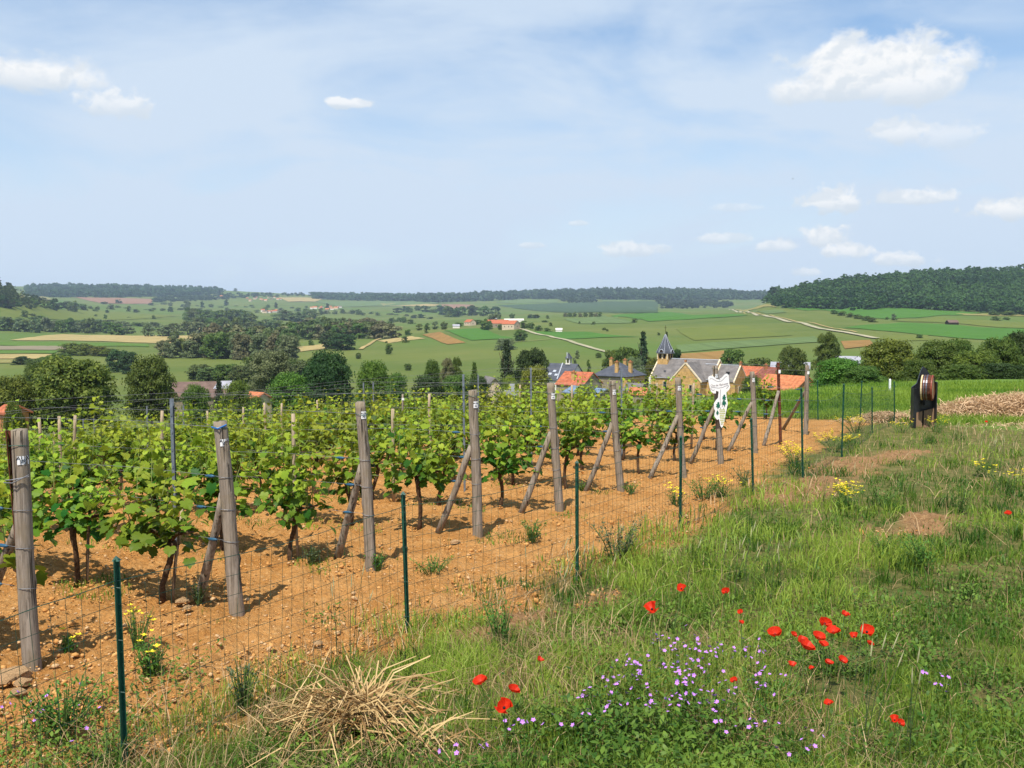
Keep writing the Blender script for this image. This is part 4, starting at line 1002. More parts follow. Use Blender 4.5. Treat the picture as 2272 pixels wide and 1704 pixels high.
wood_mass('forest', 'hazy forest along the far left skyline', [(60, 637), (160, 637), (300, 639), (495, 645), (490, 654), (400, 657), (250, 661), (60, 659)], 1300, 26, 34, 'farwood', 'bush', (5, 8), .8, 320)
wood_mass('forest', 'hazy forest strip left of centre on the skyline', [(688, 655), (760, 656), (900, 658), (1010, 658), (1000, 668), (800, 668), (700, 664)], 700, 24, 34, 'farwood', 'bush', (5, 8), .8, 330)
wood_mass('forest', 'long hazy forest ridge behind the hamlet', [(920, 667), (1010, 658), (1150, 652), (1300, 648), (1500, 647), (1600, 650), (1655, 653), (1725, 655), (1720, 664), (1650, 665), (1550, 667), (1400, 666), (1300, 664), (1180, 664), (1080, 668), (950, 672)], 2200, 26, 36, 'farwood', 'bush', (5, 8), .8, 340)
wood_mass('forest', 'dark far wood on the slope in front of the ridge', [(1235, 664), (1300, 666), (1320, 672), (1260, 673)], 70, 16, 26, 'farwood', 'bush', (5, 8), .8, 350)
wood_mass('forest', 'dark wood patch under the forest ridge right of centre', [(1458, 668), (1560, 670), (1625, 676), (1615, 683), (1470, 685)], 150, 16, 26, 'farwood', 'bush', (5, 8), .8, 360)
wood_mass('forest', 'bluish far woods above the left valley villages', [(340, 664), (480, 656), (680, 652), (690, 657), (560, 660), (440, 668), (345, 672)], 210, 15, 26, 'farwood', 'bush', (5, 8), .8, 370)

# ------------------------------------------------------------------ buildings
B = {'stone': plain('sandstone', (.50, .31, .12), .9, .1, .22, 1.2, bump=.02), 'quoin': plain('pale_stone', (.72, .60, .42), .85, .15, .1, 2), 'slate': plain('slate', (.17, .155, .145), .85, .12, .22, .9), 'slateb': plain('dark_slate', (.075, .082, .10), .75, .2, .18, .9),
     'zinc': plain('zinc', (.48, .50, .54), .4, .5, .1, 2, .2), 'tile': plain('red_tile', (.40, .125, .062), .85, .15, .3, 1.6), 'tile2': plain('orange_tile', (.48, .17, .075), .85, .15, .28, 1.6), 'grey': plain('rubble_wall', (.27, .225, .155), .95, .1, .22, 1.0), 'white': plain('whitewash', (.74, .70, .62), .85, .2, .1, 1.5),
     'cream': plain('cream_render', (.58, .47, .33), .9, .15, .12, 1.2), 'brown': plain('brown_tile', (.155, .105, .085), .9, .12, .22, 1.2), 'glass': plain('window_glass', (.02, .022, .026), .2, .5, .2, 3), 'brick': plain('brick', (.38, .17, .075), .9, .1, .25, 4), 'bluet': plain('blue_sheeting', (.16, .23, .33), .5, .3, .15, 1), 'greyr': plain('grey_sheet_roof', (.33, .33, .36), .6, .3, .12, .8), 'dkwood': plain('dark_timber', (.035, .022, .015), .8, .2, .3, 3)}
def frame(p, ax):
    """local frame: x along the ridge, y across (towards -y is the front), z up"""
    a = Vector((ax[0], ax[1], 0)).normalized(); n = Vector((-a.y, a.x, 0)); m_ = Matrix(((a.x, n.x, 0, p.x), (a.y, n.y, 0, p.y), (0, 0, 1, p.z), (0, 0, 0, 1))); return m_
def gable_parts(t, L_, hw, eave, ridge, base, wallm, roofm, over=.25, x0=0.0, th=.16, coping=None, ridgem=None):
    b = MB(); b.add([(x0, -hw, base), (x0, hw, base), (x0, hw, eave), (x0, 0, ridge), (x0, -hw, eave), (x0 + L_, -hw, base), (x0 + L_, hw, base), (x0 + L_, hw, eave), (x0 + L_, 0, ridge), (x0 + L_, -hw, eave)],
                    [(0, 1, 2, 3, 4), (9, 8, 7, 6, 5), (0, 4, 9, 5), (1, 6, 7, 2)]); w = b.build('wall', wallm, t)
    sl = (ridge - eave) / hw; rf = None
    for s in (-1, 1):
        b = MB(); e = hw + over; ez = eave - over * sl; xa, xb = x0 - over, x0 + L_ + over
        if coping: xa, xb = x0 + .02, x0 + L_ - .02
        b.add([(xa, 0, ridge + .03), (xb, 0, ridge + .03), (xb, s * e, ez + .03), (xa, s * e, ez + .03), (xa, 0, ridge + th + .03), (xb, 0, ridge + th + .03), (xb, s * e, ez + th + .03), (xa, s * e, ez + th + .03)], [(0, 1, 2, 3), (7, 6, 5, 4), (0, 4, 5, 1), (2, 6, 7, 3), (1, 5, 6, 2), (0, 3, 7, 4)])
        rf = b.build('roof', roofm, t)
    if ridgem:
        b = MB(); b.tube([(x0, 0, ridge + th + .06), (x0 + L_, 0, ridge + th + .06)], .11, 6); b.build('ridge_cap', ridgem, t)
    if coping:
        for xx in (x0 - .05, x0 + L_ - .25):
            for s in (-1, 1):
                b = MB(); e = hw + over + .1; ez = eave - (over + .1) * sl; b.add([(xx, 0, ridge + .0), (xx + .3, 0, ridge), (xx + .3, s * e, ez), (xx, s * e, ez), (xx, 0, ridge + .42), (xx + .3, 0, ridge + .42), (xx + .3, s * e, ez + .42), (xx, s * e, ez + .42)], [(0, 1, 2, 3), (7, 6, 5, 4), (0, 4, 5, 1), (2, 6, 7, 3), (1, 5, 6, 2), (0, 3, 7, 4)]); b.build('coping', coping, t)
    return w
def window(t, c, d, mat=None, fr=None):
    """c: centre, d: size; sits 3 cm proud with a frame"""
    b = MB(); b.box(c, d); w = b.build('window', B['glass'], t)
    if fr:
        b = MB(); ax = 0 if d[0] > d[1] else 1; h = d[2] / 2; wd = d[ax] / 2
        for s in (-1, 1):
            o = [0, 0, 0]; o[ax] = s * (wd + .06); dd = [.2, .2, d[2] + .3]; dd[1 - ax] = d[1 - ax] + .06; dd[ax] = .12; b.box(Vector(c) + Vector(o), dd)
        for s in (-1, 1):
            dd = [0, 0, .12]; dd[1 - ax] = d[1 - ax] + .06; dd[ax] = d[ax] + .24; b.box(Vector(c) + Vector((0, 0, s * (h + .07))), dd)
        b.build('frame', fr, w)
    return w
def chimney(t, x, y, z0, z1, w, mat, cap=None):
    b = MB(); b.box((x, y, (z0 + z1) / 2), (w, w, z1 - z0)); c = b.build('chimney', mat, t); b = MB(); b.box((x, y, z1 + .08), (w * 1.3, w * 1.3, .16)); b.box((x, y, z1 + .3), (w * .45, w * .45, .3)); b.build('chimney_cap', cap or mat, c)
def house(name, label, cat, A, Bp, hw_px_eave, wallm, roofm, drop=6, over=.25, group=None):
    """ridge from pixel/dist A to B; eave pixel row at A's end"""
    a = W(*A); b_ = W(*Bp); ax = (b_ - a); L_ = Vector((ax.x, ax.y)).length; ridge = (a.z + b_.z) / 2
    hw, eave_drop = hw_px_eave; p = Vector((a.x, a.y, ridge - eave_drop - drop)); t = thing(name, label, cat, p, 0, group); t.matrix_world = frame(p, (ax.x, ax.y))
    gable_parts(t, L_, hw, drop, drop + eave_drop, -1.0, wallm, roofm, over); return t, L_, hw, drop, drop + eave_drop

def church():
    A = W(1462, 797, 248.5); E = W(1598, 800, 238.5); ax = E - A; L_ = Vector((ax.x, ax.y)).length; zr = (A.z + E.z) / 2; base = zr - 8.8
    p = Vector((A.x, A.y, base)); t = thing('church', 'sandstone village church with slate roofs and small bell tower spire', 'church', p); t.matrix_world = frame(p, (ax.x, ax.y))
    R0, EV = 8.8, 4.6
    gable_parts(t, L_, 4.2, EV, R0, -2, B['stone'], B['slate'], .2, 0, .14, B['quoin'], B['zinc'])
    b = MB(); b.box((-.02, -4.35, 2.7), (.5, .5, 3.6)); b.build('corner_quoin', B['white'], t)
    b = MB(); b.box((L_ / 2, -4.42, EV - .12), (L_, .16, .16)); b.build('gutter', B['zinc'], t)
    # front transept with its own gable, towards -y
    xc = L_ * .68; tw = 3.85
    b = MB(); b.add([(xc - tw, -7.6, -2), (xc + tw, -7.6, -2), (xc + tw, -7.6, 4.2), (xc, -7.6, 8.35), (xc - tw, -7.6, 4.2), (xc - tw, 0, -2), (xc + tw, 0, -2), (xc + tw, 0, 4.2), (xc, 0, 8.35), (xc - tw, 0, 4.2)], [(0, 1, 2, 3, 4), (0, 4, 9, 5), (1, 6, 7, 2)]); b.build('transept', B['stone'], t)
    for s in (-1, 1):
        b = MB(); e = tw + .25; ez = 4.2 - .25 * 1.08; b.add([(xc, -7.5, 8.4), (xc, 0, 8.4), (xc + s * e, 0, ez), (xc + s * e, -7.5, ez), (xc, -7.5, 8.54), (xc, 0, 8.54), (xc + s * e, 0, ez + .14), (xc + s * e, -7.5, ez + .14)], [(0, 1, 2, 3), (7, 6, 5, 4), (0, 4, 5, 1), (2, 6, 7, 3), (1, 5, 6, 2), (0, 3, 7, 4)]); b.build('roof', B['slate'], t)
        b = MB(); e = tw + .35; ez = 4.2 - .35 * 1.08; b.add([(xc, -7.75, 8.3), (xc, -7.4, 8.3), (xc + s * e, -7.4, ez), (xc + s * e, -7.75, ez), (xc, -7.75, 8.75), (xc, -7.4, 8.75), (xc + s * e, -7.4, ez + .42), (xc + s * e, -7.75, ez + .42)], [(0, 1, 2, 3), (7, 6, 5, 4), (0, 4, 5, 1), (2, 6, 7, 3), (1, 5, 6, 2), (0, 3, 7, 4)]); b.build('coping', B['quoin'], t)
    b = MB(); b.box((xc, -7.6, 8.95), (.5, .5, .5)); b.build('gable_stone', B['brick'], t)
    window(t, (xc - 1.2, -7.62, 2.4), (.7, .1, 1.6), None, B['quoin']); window(t, (xc + 1.4, -7.62, 2.4), (.7, .1, 1.6), None, B['quoin']); window(t, (4.0, -4.23, 2.6), (.8, .1, 1.8), None, B['quoin'])
    b = MB(); b.box((3.4, -3.1, 6.0), (.5, .3, .35)); b.build('roof_vent', B['slateb'], t)
    # skylight strip on the right roof half
    b = MB(); b.box((L_ * .86, -1.1, R0 - .75), (3.0, .12, .12)); b.box((L_ * .86 + 1.5, -2.1, R0 - 1.75), (.14, 2.2, 2.2), Matrix.Rotation(0, 3, 'X')); 
    bb = MB()
    for pa, pb in (((L_ * .80, -1.0, R0 - .82), (L_ * .98, -1.0, R0 - .82)), ((L_ * .98, -1.0, R0 - .82), (L_ * .98, -2.9, R0 - 2.72))): bb.tube([pa, pb], .13, 5)
    bb.build('zinc_flashing', B['zinc'], t)
    # chancel
    gable_parts(t, 5.4, 3.5, 4.2, 7.7, -2, B['stone'], B['slate'], .2, L_ + .03, .13, B['quoin'], B['zinc'])
    chimney(t, L_ + 5.3, 0, 7.6, 8.5, .55, B['brick']); window(t, (L_ + 3.0, -2.0, 6.0), (.7, .55, .8)); window(t, (L_ + 5.48, -1.2, 2.2), (.1, .7, 1.4), None, B['quoin'])
    # bell tower on the ridge
    b = MB(); x0 = 1.75; hw = 1.42; zt = 10.4
    b.box((x0, 0, (4 + zt) / 2), (2 * hw, 2 * hw, zt - 4)); tw_ = b.build('bell_tower', B['stone'], t)
    for s in (-.62, .62):
        for (c, d) in (((x0 + s, -hw - .01, zt - .85), (.55, .12, 1.05)), ((x0 + hw + .01, s, zt - .85), (.12, .55, 1.05)), ((x0 - hw - .01, s, zt - .85), (.12, .55, 1.05))):
            b = MB(); b.box(c, d); b.build('belfry_opening', B['dkwood'], tw_)
    for s in (-1.36, 0, 1.36):
        b = MB(); b.box((x0 + s, -hw - .05, zt - .9), (.2, .16, 1.4)); b.build('belfry_pillar', B['quoin'], tw_)
    prof = [(2.1, zt - .15), (2.02, zt + .3), (1.72, zt + .95), (1.25, zt + 1.9), (.70, zt + 3.1), (.10, zt + 4.6)]
    b = MB(); ring = []
    for (rr, z) in prof: ring += [(x0 + rr * math.cos(k * math.pi / 4 + math.pi / 8) * 1.06, rr * math.sin(k * math.pi / 4 + math.pi / 8) * 1.06, z) for k in range(8)]
    b.add(ring, [(i * 8 + k, i * 8 + (k + 1) % 8, (i + 1) * 8 + (k + 1) % 8, (i + 1) * 8 + k) for i in range(5) for k in range(8)] + [tuple(range(7, -1, -1))]); sp = b.build('spire', B['slateb'], t)
    b = MB()
    for k in range(8): b.tube([(x0 + rr * math.cos(k * math.pi / 4 + math.pi / 8) * 1.07, rr * math.sin(k * math.pi / 4 + math.pi / 8) * 1.05, z) for rr, z in prof], .045, 4)
    b.build('zinc_hips', B['zinc'], sp)
    for an in (-math.pi / 2, 0, math.pi, math.pi / 2):
        d = Vector((math.cos(an), math.sin(an), 0)); c = Vector((x0, 0, zt + .35)) + d * 1.7; side = Vector((-d.y, d.x, 0))
        b = MB(); b.tube([c - d * .6, c + d * .3], .48, 10); oc = b.build('oculus_dormer', B['dkwood'], sp, False)
        b = MB(); b.tube([c + d * .28 + side * math.cos(q) * .52 + Vector((0, 0, math.sin(q) * .52)) for q in np.linspace(-.35, math.pi + .35, 11)], .09, 5); b.tube([c + d * .28 + side * .5 + Vector((0, 0, -.2)), c + d * .1 + side * 1.0 + Vector((0, 0, -.35))], .08, 4); b.tube([c + d * .28 - side * .5 + Vector((0, 0, -.2)), c + d * .1 - side * 1.0 + Vector((0, 0, -.35))], .08, 4); b.build('white_trim', B['zinc'], oc)
    b = MB(); b.tube([(x0, 0, zt + 5.0), (x0, 0, zt + 6.8)], .05, 5); b.tube([(x0 - .35, 0, zt + 6.2), (x0 + .35, 0, zt + 6.2)], .04, 5); b.build('cross', B['dkwood'], sp)
church()

def hip_house():
    C = W(1373, 832, 224.0); ap = W(1373, 803, 224.0); side = 8.6; th = R(-34); p = Vector((C.x, C.y, C.z - 6))
    t = thing('hip_roofed_house', 'square rubble stone house with dark slate hip roof and tall chimneys', 'house', p, th)
    h = side / 2; rise = ap.z - C.z; e = h + .35
    b = MB(); b.box((0, 0, 2.5), (side, side, 7)); b.build('wall', B['grey'], t)
    b = MB(); b.box((h - .5, 0, 3.2), (1.06, side + .04, 5.4)); b.build('corner_quoin', B['stone'], t)
    b = MB(); b.add([(-e, -e, 6), (e, -e, 6), (e, e, 6), (-e, e, 6), (0, 0, 6 + rise)], [(0, 1, 4), (1, 2, 4), (2, 3, 4), (3, 0, 4), (3, 2, 1, 0)]); b.build('roof', B['slateb'], t)
    b = MB()
    for a_, c_ in (((-e, -e), (e, -e)), ((e, -e), (e, e)), ((e, e), (-e, e)), ((-e, e), (-e, -e))): b.tube([(*a_, 5.97), (*c_, 5.97)], .11, 5)
    b.build('gutter', B['slateb'], t)
    for (x, y, zt) in ((1.2, -3.2, 3.05), (3.4, -.9, 3.0)): chimney(t, x, y, 6.2, 6 + zt, .72, B['stone'], B['brick'])
    for (x, y, zt) in ((-3.2, 2.4, 3.5), (-.2, 3.4, 3.2)): chimney(t, x, y, 6.2, 6 + zt, .7, B['stone'], B['brick'])
    window(t, (-2.4, -h - .02, 3.9), (.75, .1, 1.6), None, B['quoin']); window(t, (h + .05, -1.5, 4.0), (.12, .9, 1.5), None, B['quoin']); window(t, (h + .05, 2.0, 4.0), (.12, .9, 1.5), None, B['quoin'])
    return t
hip_house()
t, L_, hw, ev, rd = house('red_tiled_barn', 'barn with broad red tiled roof left of the hip-roofed house', 'barn', (1256, 825, 207), (1315, 828, 203), (3.6, 2.35), B['grey'], B['tile']); chimney(t, L_ * .5, -2.0, rd - 2, rd + .1, .75, B['stone'], B['brick'])
t, L_, hw, ev, rd = house('slate_roofed_school', 'slate roofed building with white belfry turret at picture middle', 'house', (1222, 806, 240), (1281, 810, 236), (4.3, 3.6), B['white'], B['slateb'])
b = MB(); b.tube([(L_ * .46, -.1, rd + .25), (L_ * .58, -4.3, ev + .25)], .16, 5); b.build('zinc_flashing', B['zinc'], t)
for xx, yy in ((1.6, -3.0), (3.4, -3.2), (2.4, -2.2)): b = MB(); b.box((xx, yy, ev + (hw + yy) / hw * (rd - ev) + .25), (.8, .7, .16), Matrix.Rotation(math.atan2(rd - ev, hw), 3, 'X')); b.build('skylight', B['zinc'], t)
b = MB()
for sx in (-.42, .42):
    for sy in (-.42, .42): b.box((L_ * .68 + sx, sy, rd + .7), (.2, .2, 1.5))
b.box((L_ * .68, 0, rd + .15), (1.2, 1.2, .3)); tu = b.build('belfry_turret', B['white'], t)
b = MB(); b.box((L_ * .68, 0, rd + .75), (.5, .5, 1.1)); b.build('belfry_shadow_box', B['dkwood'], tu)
b = MB(); e = .72; b.add([(L_ * .68 + sx * e, sy * e, rd + 1.45) for sx, sy in ((-1, -1), (1, -1), (1, 1), (-1, 1))] + [(L_ * .68 + sx * .3, sy * .3, rd + 2.2) for sx, sy in ((-1, -1), (1, -1), (1, 1), (-1, 1))] + [(L_ * .68, 0, rd + 2.9)], [(0, 1, 5, 4), (1, 2, 6, 5), (2, 3, 7, 6), (3, 0, 4, 7), (4, 5, 8), (5, 6, 8), (6, 7, 8), (7, 4, 8), (3, 2, 1, 0)]); b.build('turret_roof', B['slateb'], tu)
b = MB(); b.tube([(L_ * .68 - .3, -.34, rd + 2.9), (L_ * .68, -.74, rd + 1.5)], .09, 5); b.build('zinc_hip', B['zinc'], tu)
t, L_, hw, ev, rd = house('slate_roofed_house', 'dark slate roof peeping out left of the church', 'house', (1440, 803, 262), (1475, 800, 268), (5.0, 4.0), B['stone'], B['slateb'])
t, L_, hw, ev, rd = house('lean_to', 'low slate outbuilding between hip-roofed house and church', 'outbuilding', (1393, 851, 212), (1428, 852, 210), (2.2, 1.4), B['grey'], B['slate']); 
t, L_, hw, ev, rd = house('garden_shed', 'small shed with orange tiled roof below the slate outbuilding', 'shed', (1400, 861, 196), (1436, 862, 195), (1.8, 1.1), B['grey'], B['tile2'])
t, L_, hw, ev, rd = house('blue_roofed_shed', 'low shed with blue-grey sheet roof below the red tiled barn', 'shed', (1272, 858, 180), (1345, 864, 172), (2.2, 1.0), B['grey'], B['bluet'])
t, L_, hw, ev, rd = house('red_roofed_house', 'house with red tiled roof right behind the church chancel', 'house', (1640, 813, 258), (1700, 815, 252), (4.4, 3.0), B['cream'], B['tile'])
t, L_, hw, ev, rd = house('dark_red_roofed_barn', 'barn with weathered dark red roof behind the steel end post', 'barn', (1697, 815, 240), (1742, 818, 232), (4.6, 3.2), B['grey'], plain('weathered_tile', (.23, .085, .06), .9, .1, .3, 1.4)); chimney(t, 2.0, -1, rd - 1, rd + .6, .6, B['brick'])
t, L_, hw, ev, rd = house('red_roofed_farmhouse', 'farmhouse with the largest orange-red roof at the meadow edge', 'house', (1705, 832, 208), (1792, 836, 200), (4.2, 2.7), B['brick'], B['tile2'])
t, L_, hw, ev, rd = house('grey_roofed_hall', 'long hall with pale grey sheet roof behind the red roofs', 'barn', (1712, 803, 285), (1796, 806, 282), (5.2, 1.5), B['grey'], B['greyr'])
t, L_, hw, ev, rd = house('grey_roofed_shed', 'shed with grey roof half hidden left of the broad olive tree', 'barn', (1856, 790, 270), (1908, 793, 268), (4.2, 1.6), B['grey'], B['greyr'])
t, L_, hw, ev, rd = house('brown_roofed_barn', 'long barn with brown tiled roof among the left trees', 'barn', (385, 848, 150), (512, 850, 152), (4.2, 1.95), B['grey'], B['brown'])
b = MB(); b.add([(L_ * .78, -.05, rd + .24), (L_ + .2, -.05, rd + .24), (L_ + .2, -2.2, rd - .79), (L_ * .70, -2.2, rd - .79)], [(0, 1, 2, 3)]); b.build('grey_roof_patch', B['greyr'], t)
t, L_, hw, ev, rd = house('orange_roofed_cottage', 'cottage with bright orange roof half hidden below the pale willow', 'house', (552, 872, 124), (584, 873, 122), (1.2, .65), B['cream'], B['tile2'])
t, L_, hw, ev, rd = house('red_roofed_shed', 'red-brown shed roof at the left edge just above the vines', 'shed', (14, 903, 80), (42, 904, 79), (.8, .42), B['brick'], B['tile'])
t, L_, hw, ev, rd = house('small_peach_house', 'tiny peach walled house with grey roof below the spruce', 'house', (1078, 838, 178), (1098, 838, 172), (2.2, 1.8), B['cream'], B['slate']); window(t, (L_ / 2, -2.22, 4.6), (.6, .1, 1.0))
# hamlet across the valley and distant villages
def small_house(px, py, ln, wd, hh, wallm, roofm, rz, label, group, name='distant_house', win=True):
    p = g1(px, py, 0, 300)
    if math.isnan(p.x): return
    t = thing(name, label, 'house', p, 0, group); t.matrix_world = frame(p, (math.cos(rz), math.sin(rz))); gable_parts(t, ln, wd / 2, hh, hh + wd * .32, -2, wallm, roofm, .3, -ln / 2)
    if win:
        for xx in (-.28, .05, .3): window(t, (xx * ln, -wd / 2 - .03, hh * .55), (.9, .1, 1.2))
        window(t, (ln / 2 + .03, 0, hh * .6), (.1, .9, 1.2))
for a in [(1043, 722, 13, 10, 4.5, 'cream', 'tile', -.9, 'cream hamlet house with red roof, farthest left of the hamlet'), (1098, 727, 20, 13, 5, 'grey', 'tile', .1, 'biggest pinkish red roof in the middle of the hamlet'), (1118, 722, 12, 9, 4.5, 'grey', 'tile', -.5, 'red-grey roofed hamlet house behind the biggest roof'), (1134, 731, 15, 11, 5.5, 'cream', 'tile', -.6, 'hamlet house with white gable and orange roof'), (1123, 729, 8, 6, 3, 'grey', 'greyr', .2, 'small grey roofed hamlet shed'), (1096, 714, 9, 6, 4, 'white', 'greyr', .3, 'pale grey hamlet roof behind the others')]:
    small_house(*a[:5], B[a[5]], B[a[6]], *a[7:], 'hamlet houses', 'hamlet_house')
for px_, w_ in ((1130, 18), (1143, 22), (1154, 12)):
    small_house(px_, 714.5, w_ * .8, 6, 2.6, B['white'], B['white'], .05, 'white polytunnel-like shed behind the hamlet', 'white hamlet sheds', 'white_shed', False)
small_house(2112, 721, 9, 6, 2.2, B['dkwood'], B['brown'], .1, 'small dark field shelter on the right slope', None, 'field_shelter', False)
small_house(1012, 728, 8, 6, 2.5, B['white'], B['greyr'], .1, 'small white shed left of the hamlet', None, 'white_shed', False)
small_house(1240, 736.5, 6, 4, 2.2, B['white'], B['white'], .0, 'tiny white caravan-like hut on the green slope', None, 'white_hut', False)
vl = random.Random(8)
for (x0, x1, y0, y1, n, lab, grp) in [(447, 500, 659, 664, 8, 'tiny pale house in the far left village', 'far left village'), (548, 625, 661, 669, 12, 'tiny house in the far village right of the left wood', 'far right-hand village'), (578, 622, 691, 695, 7, 'tiny red-roofed house in the valley village', 'valley village'), (690, 758, 682, 689, 9, 'tiny red-roofed house in the village by the far fields', 'village by the far fields'), (133, 192, 654, 658, 8, 'tiny pinkish house below the far left forest', 'houses below the far forest')]:
    for k in range(n):
        small_house(x0 + (x1 - x0) * (k + vl.uniform(.1, .9)) / n, vl.uniform(y0, y1), vl.uniform(10, 17), vl.uniform(8, 11), vl.uniform(4, 6), B[vl.choice(['white', 'cream', 'white', 'grey'])], B[vl.choice(['tile', 'tile2', 'tile', 'brown'])], vl.uniform(-.7, .7), lab, grp, 'distant_house', False)
# stone cross at the vineyard's far side
p = at(1136, 62); zt_ = CAMZ + float(ray(1136, 852)[2]) * 62; H = zt_ - p.z
t = thing('stone_cross', 'grey stone wayside cross just above the vine tops at picture middle', 'cross', p)
b = MB(); b.box((0, 0, H * .5 - .1), (.34, .3, H + .2)); b.build('shaft', B['greyr'], t); b = MB(); b.box((0, -.01, H - .55), (.98, .27, .3)); b.build('arm', B['greyr'], t); b = MB(); b.box((0, 0, .2), (1.2, 1.0, .7)); b.build('pedestal', B['greyr'], t)
# ------------------------------------------------------------------ grass and weeds
GM = {'grass': veg('grass_blade', (.060, .150, .013), (.33, .42, .055), .40, .5, .3, 0), 'dry': veg('dry_grass', (.30, .20, .085), (.66, .50, .26), .25, .6, .25, 0), 'weed': veg('weed_leaf', (.034, .105, .012), (.15, .26, .034), .3, .5, .2, 0),
      'meadow': veg('meadow_blade', (.10, .21, .018), (.25, .36, .045), .35, .5, .2, 0), 'grey': veg('grey_weed', (.06, .085, .035), (.17, .20, .10), .25, .6, .2, 0)}
def screen_points(n, x0, x1, y0, y1, seed, dmax=60):
    r = np.random.default_rng(seed); p = hit(r.uniform(x0, x1, n), r.uniform(y0, y1, n), 0, 1.2, 75); p = p[~np.isnan(p[:, 0])]; return p[p[:, 1] < dmax], r
def blades(p, r, h, w, lean, age, droop=.35):
    n = len(p); a = r.uniform(0, 2 * np.pi, n); ln = np.abs(r.normal(0, lean, n)) * h; dx, dy = np.cos(a) * ln, np.sin(a) * ln
    b = r.uniform(0, 2 * np.pi, n); wx, wy = np.cos(b) * w / 2, np.sin(b) * w / 2
    z = np.zeros(n)
    base = p.copy(); base[:, 2] -= .01
    mid = base + np.stack([dx * .35, dy * .35, h * .55], -1); tip = base + np.stack([dx * (1 + droop), dy * (1 + droop), h * (1 - droop * np.minimum(ln / h, 1))], -1)
    ww = np.stack([wx, wy, z], -1)
    V = np.stack([base - ww, base + ww, mid - ww * .8, mid + ww * .8, tip], 1).reshape(-1, 3)
    F = np.array([(0, 1, 3), (0, 3, 2), (2, 3, 4)])[None] + (np.arange(n) * 5)[:, None, None]
    return V, F.reshape(-1, 3), np.repeat(np.clip(age, 0, 1), 5)
def add_stuff(name, parts, mat, label, cat):
    V, F, A = [], [], []; o = 0
    for v, f, a in parts: V.append(v); F.append(f + o); A.append(a); o += len(v)
    return stuff(link(name, nmesh(name, np.concatenate(V), np.concatenate(F), mat, False, {'age': np.concatenate(A)})), label, cat)
def cover(p):
    soil, sd, bf = zones(p[:, 0], p[:, 1]); bare = bare_mask(p[:, 0], p[:, 1]); return soil, sd, bf, bare
# green grass right of the fence
p, r = screen_points(228000, -160, 2950, 900, 1900, 1)
soil, sd, bf, bare = cover(p)
pn = fbm(p[:, 0] * .9, p[:, 1] * .9, 60, 3); pn2 = fbm(p[:, 0] * 2.6, p[:, 1] * 2.6, 66, 3)
prob = (1 - soil) * (1 - np.clip(bare * 1.4, 0, .97)) * np.clip(.15 + 3.0 * (pn2 - .34), .06, 1)
prob = np.maximum(prob, np.clip((sd + .75) / .9, 0, 1) * np.clip((pn2 - .42) * 6, 0, 1) * .8 * (bf < 0))
near_row = np.zeros(len(p))
for i in range(1, 6):
    b0 = PB[i][0]; s_ = (p[:, 0] - b0.x) * ROW.x + (p[:, 1] - b0.y) * ROW.y; d_ = np.abs(-(p[:, 0] - b0.x) * ROW.y + (p[:, 1] - b0.y) * ROW.x)
    near_row = np.maximum(near_row, (d_ < .36) * (s_ > -.6) * (s_ < 3.6) * np.clip((fbm(p[:, 0] * 1.8, p[:, 1] * 1.8, 71, 2) - .47) * 9, 0, 1))
prob = np.maximum(prob, near_row * .8); prob = np.where((bf > 0) | (p[:, 1] > 26), 0, prob)
keep = r.random(len(p)) < prob; p, pn, sdk, nrk, pn2 = p[keep], pn[keep], sd[keep], near_row[keep], pn2[keep]
h = r.uniform(.04, .15, len(p)) * np.where(sdk > -.25, 1 + 1.1 * np.clip(pn - .42, 0, .4) * 2.4, .7) * np.where(nrk > 0, .55, 1)
g = blades(p, r, h, r.uniform(.004, .008, len(p)) * np.clip(p[:, 1] / 6, .8, 2.0), .45, np.clip((pn - .5) * 3.2 + (pn2 - .5) * 1.6 + r.normal(.50, .22, len(p)), 0, 1))
print('grass', len(p))
add_stuff('grass', [g], GM['grass'], 'rough green grass covering the bank right of the fence', 'grass')
# darker tall tufts that break up the sward
tp_, r = screen_points(1500, -120, 2900, 960, 1880, 31); soil, sd, bf, bare = cover(tp_); tn = fbm(tp_[:, 0] * .7 + 5, tp_[:, 1] * .7, 88, 3)
tp_ = tp_[(soil < .25) & (bare < .3) & (bf < 0) & (tp_[:, 1] < 24) & (r.random(len(tp_)) < np.clip((tn - .38) * 4, .05, 1))]
q = np.repeat(tp_, 34, 0) + np.concatenate([r.normal(0, .035, (len(tp_) * 34, 2)) * np.clip(np.repeat(tp_[:, 1], 34) / 6, 1, 2.5)[:, None], np.zeros((len(tp_) * 34, 1))], 1); hb = np.repeat(r.uniform(.10, .27, len(tp_)), 34)
g = blades(q, r, hb * r.uniform(.5, 1.1, len(q)), r.uniform(.004, .008, len(q)) * np.clip(q[:, 1] / 6, .8, 2.0), .55, np.repeat(r.uniform(.0, .75, len(tp_)), 34) + r.normal(0, .1, len(q)))
add_stuff('grass_tufts', [g], veg('tuft_blade', (.022, .085, .012), (.15, .27, .030), .35, .5, .25, 0), 'darker green grass tufts sprouting all over the bank', 'grass')
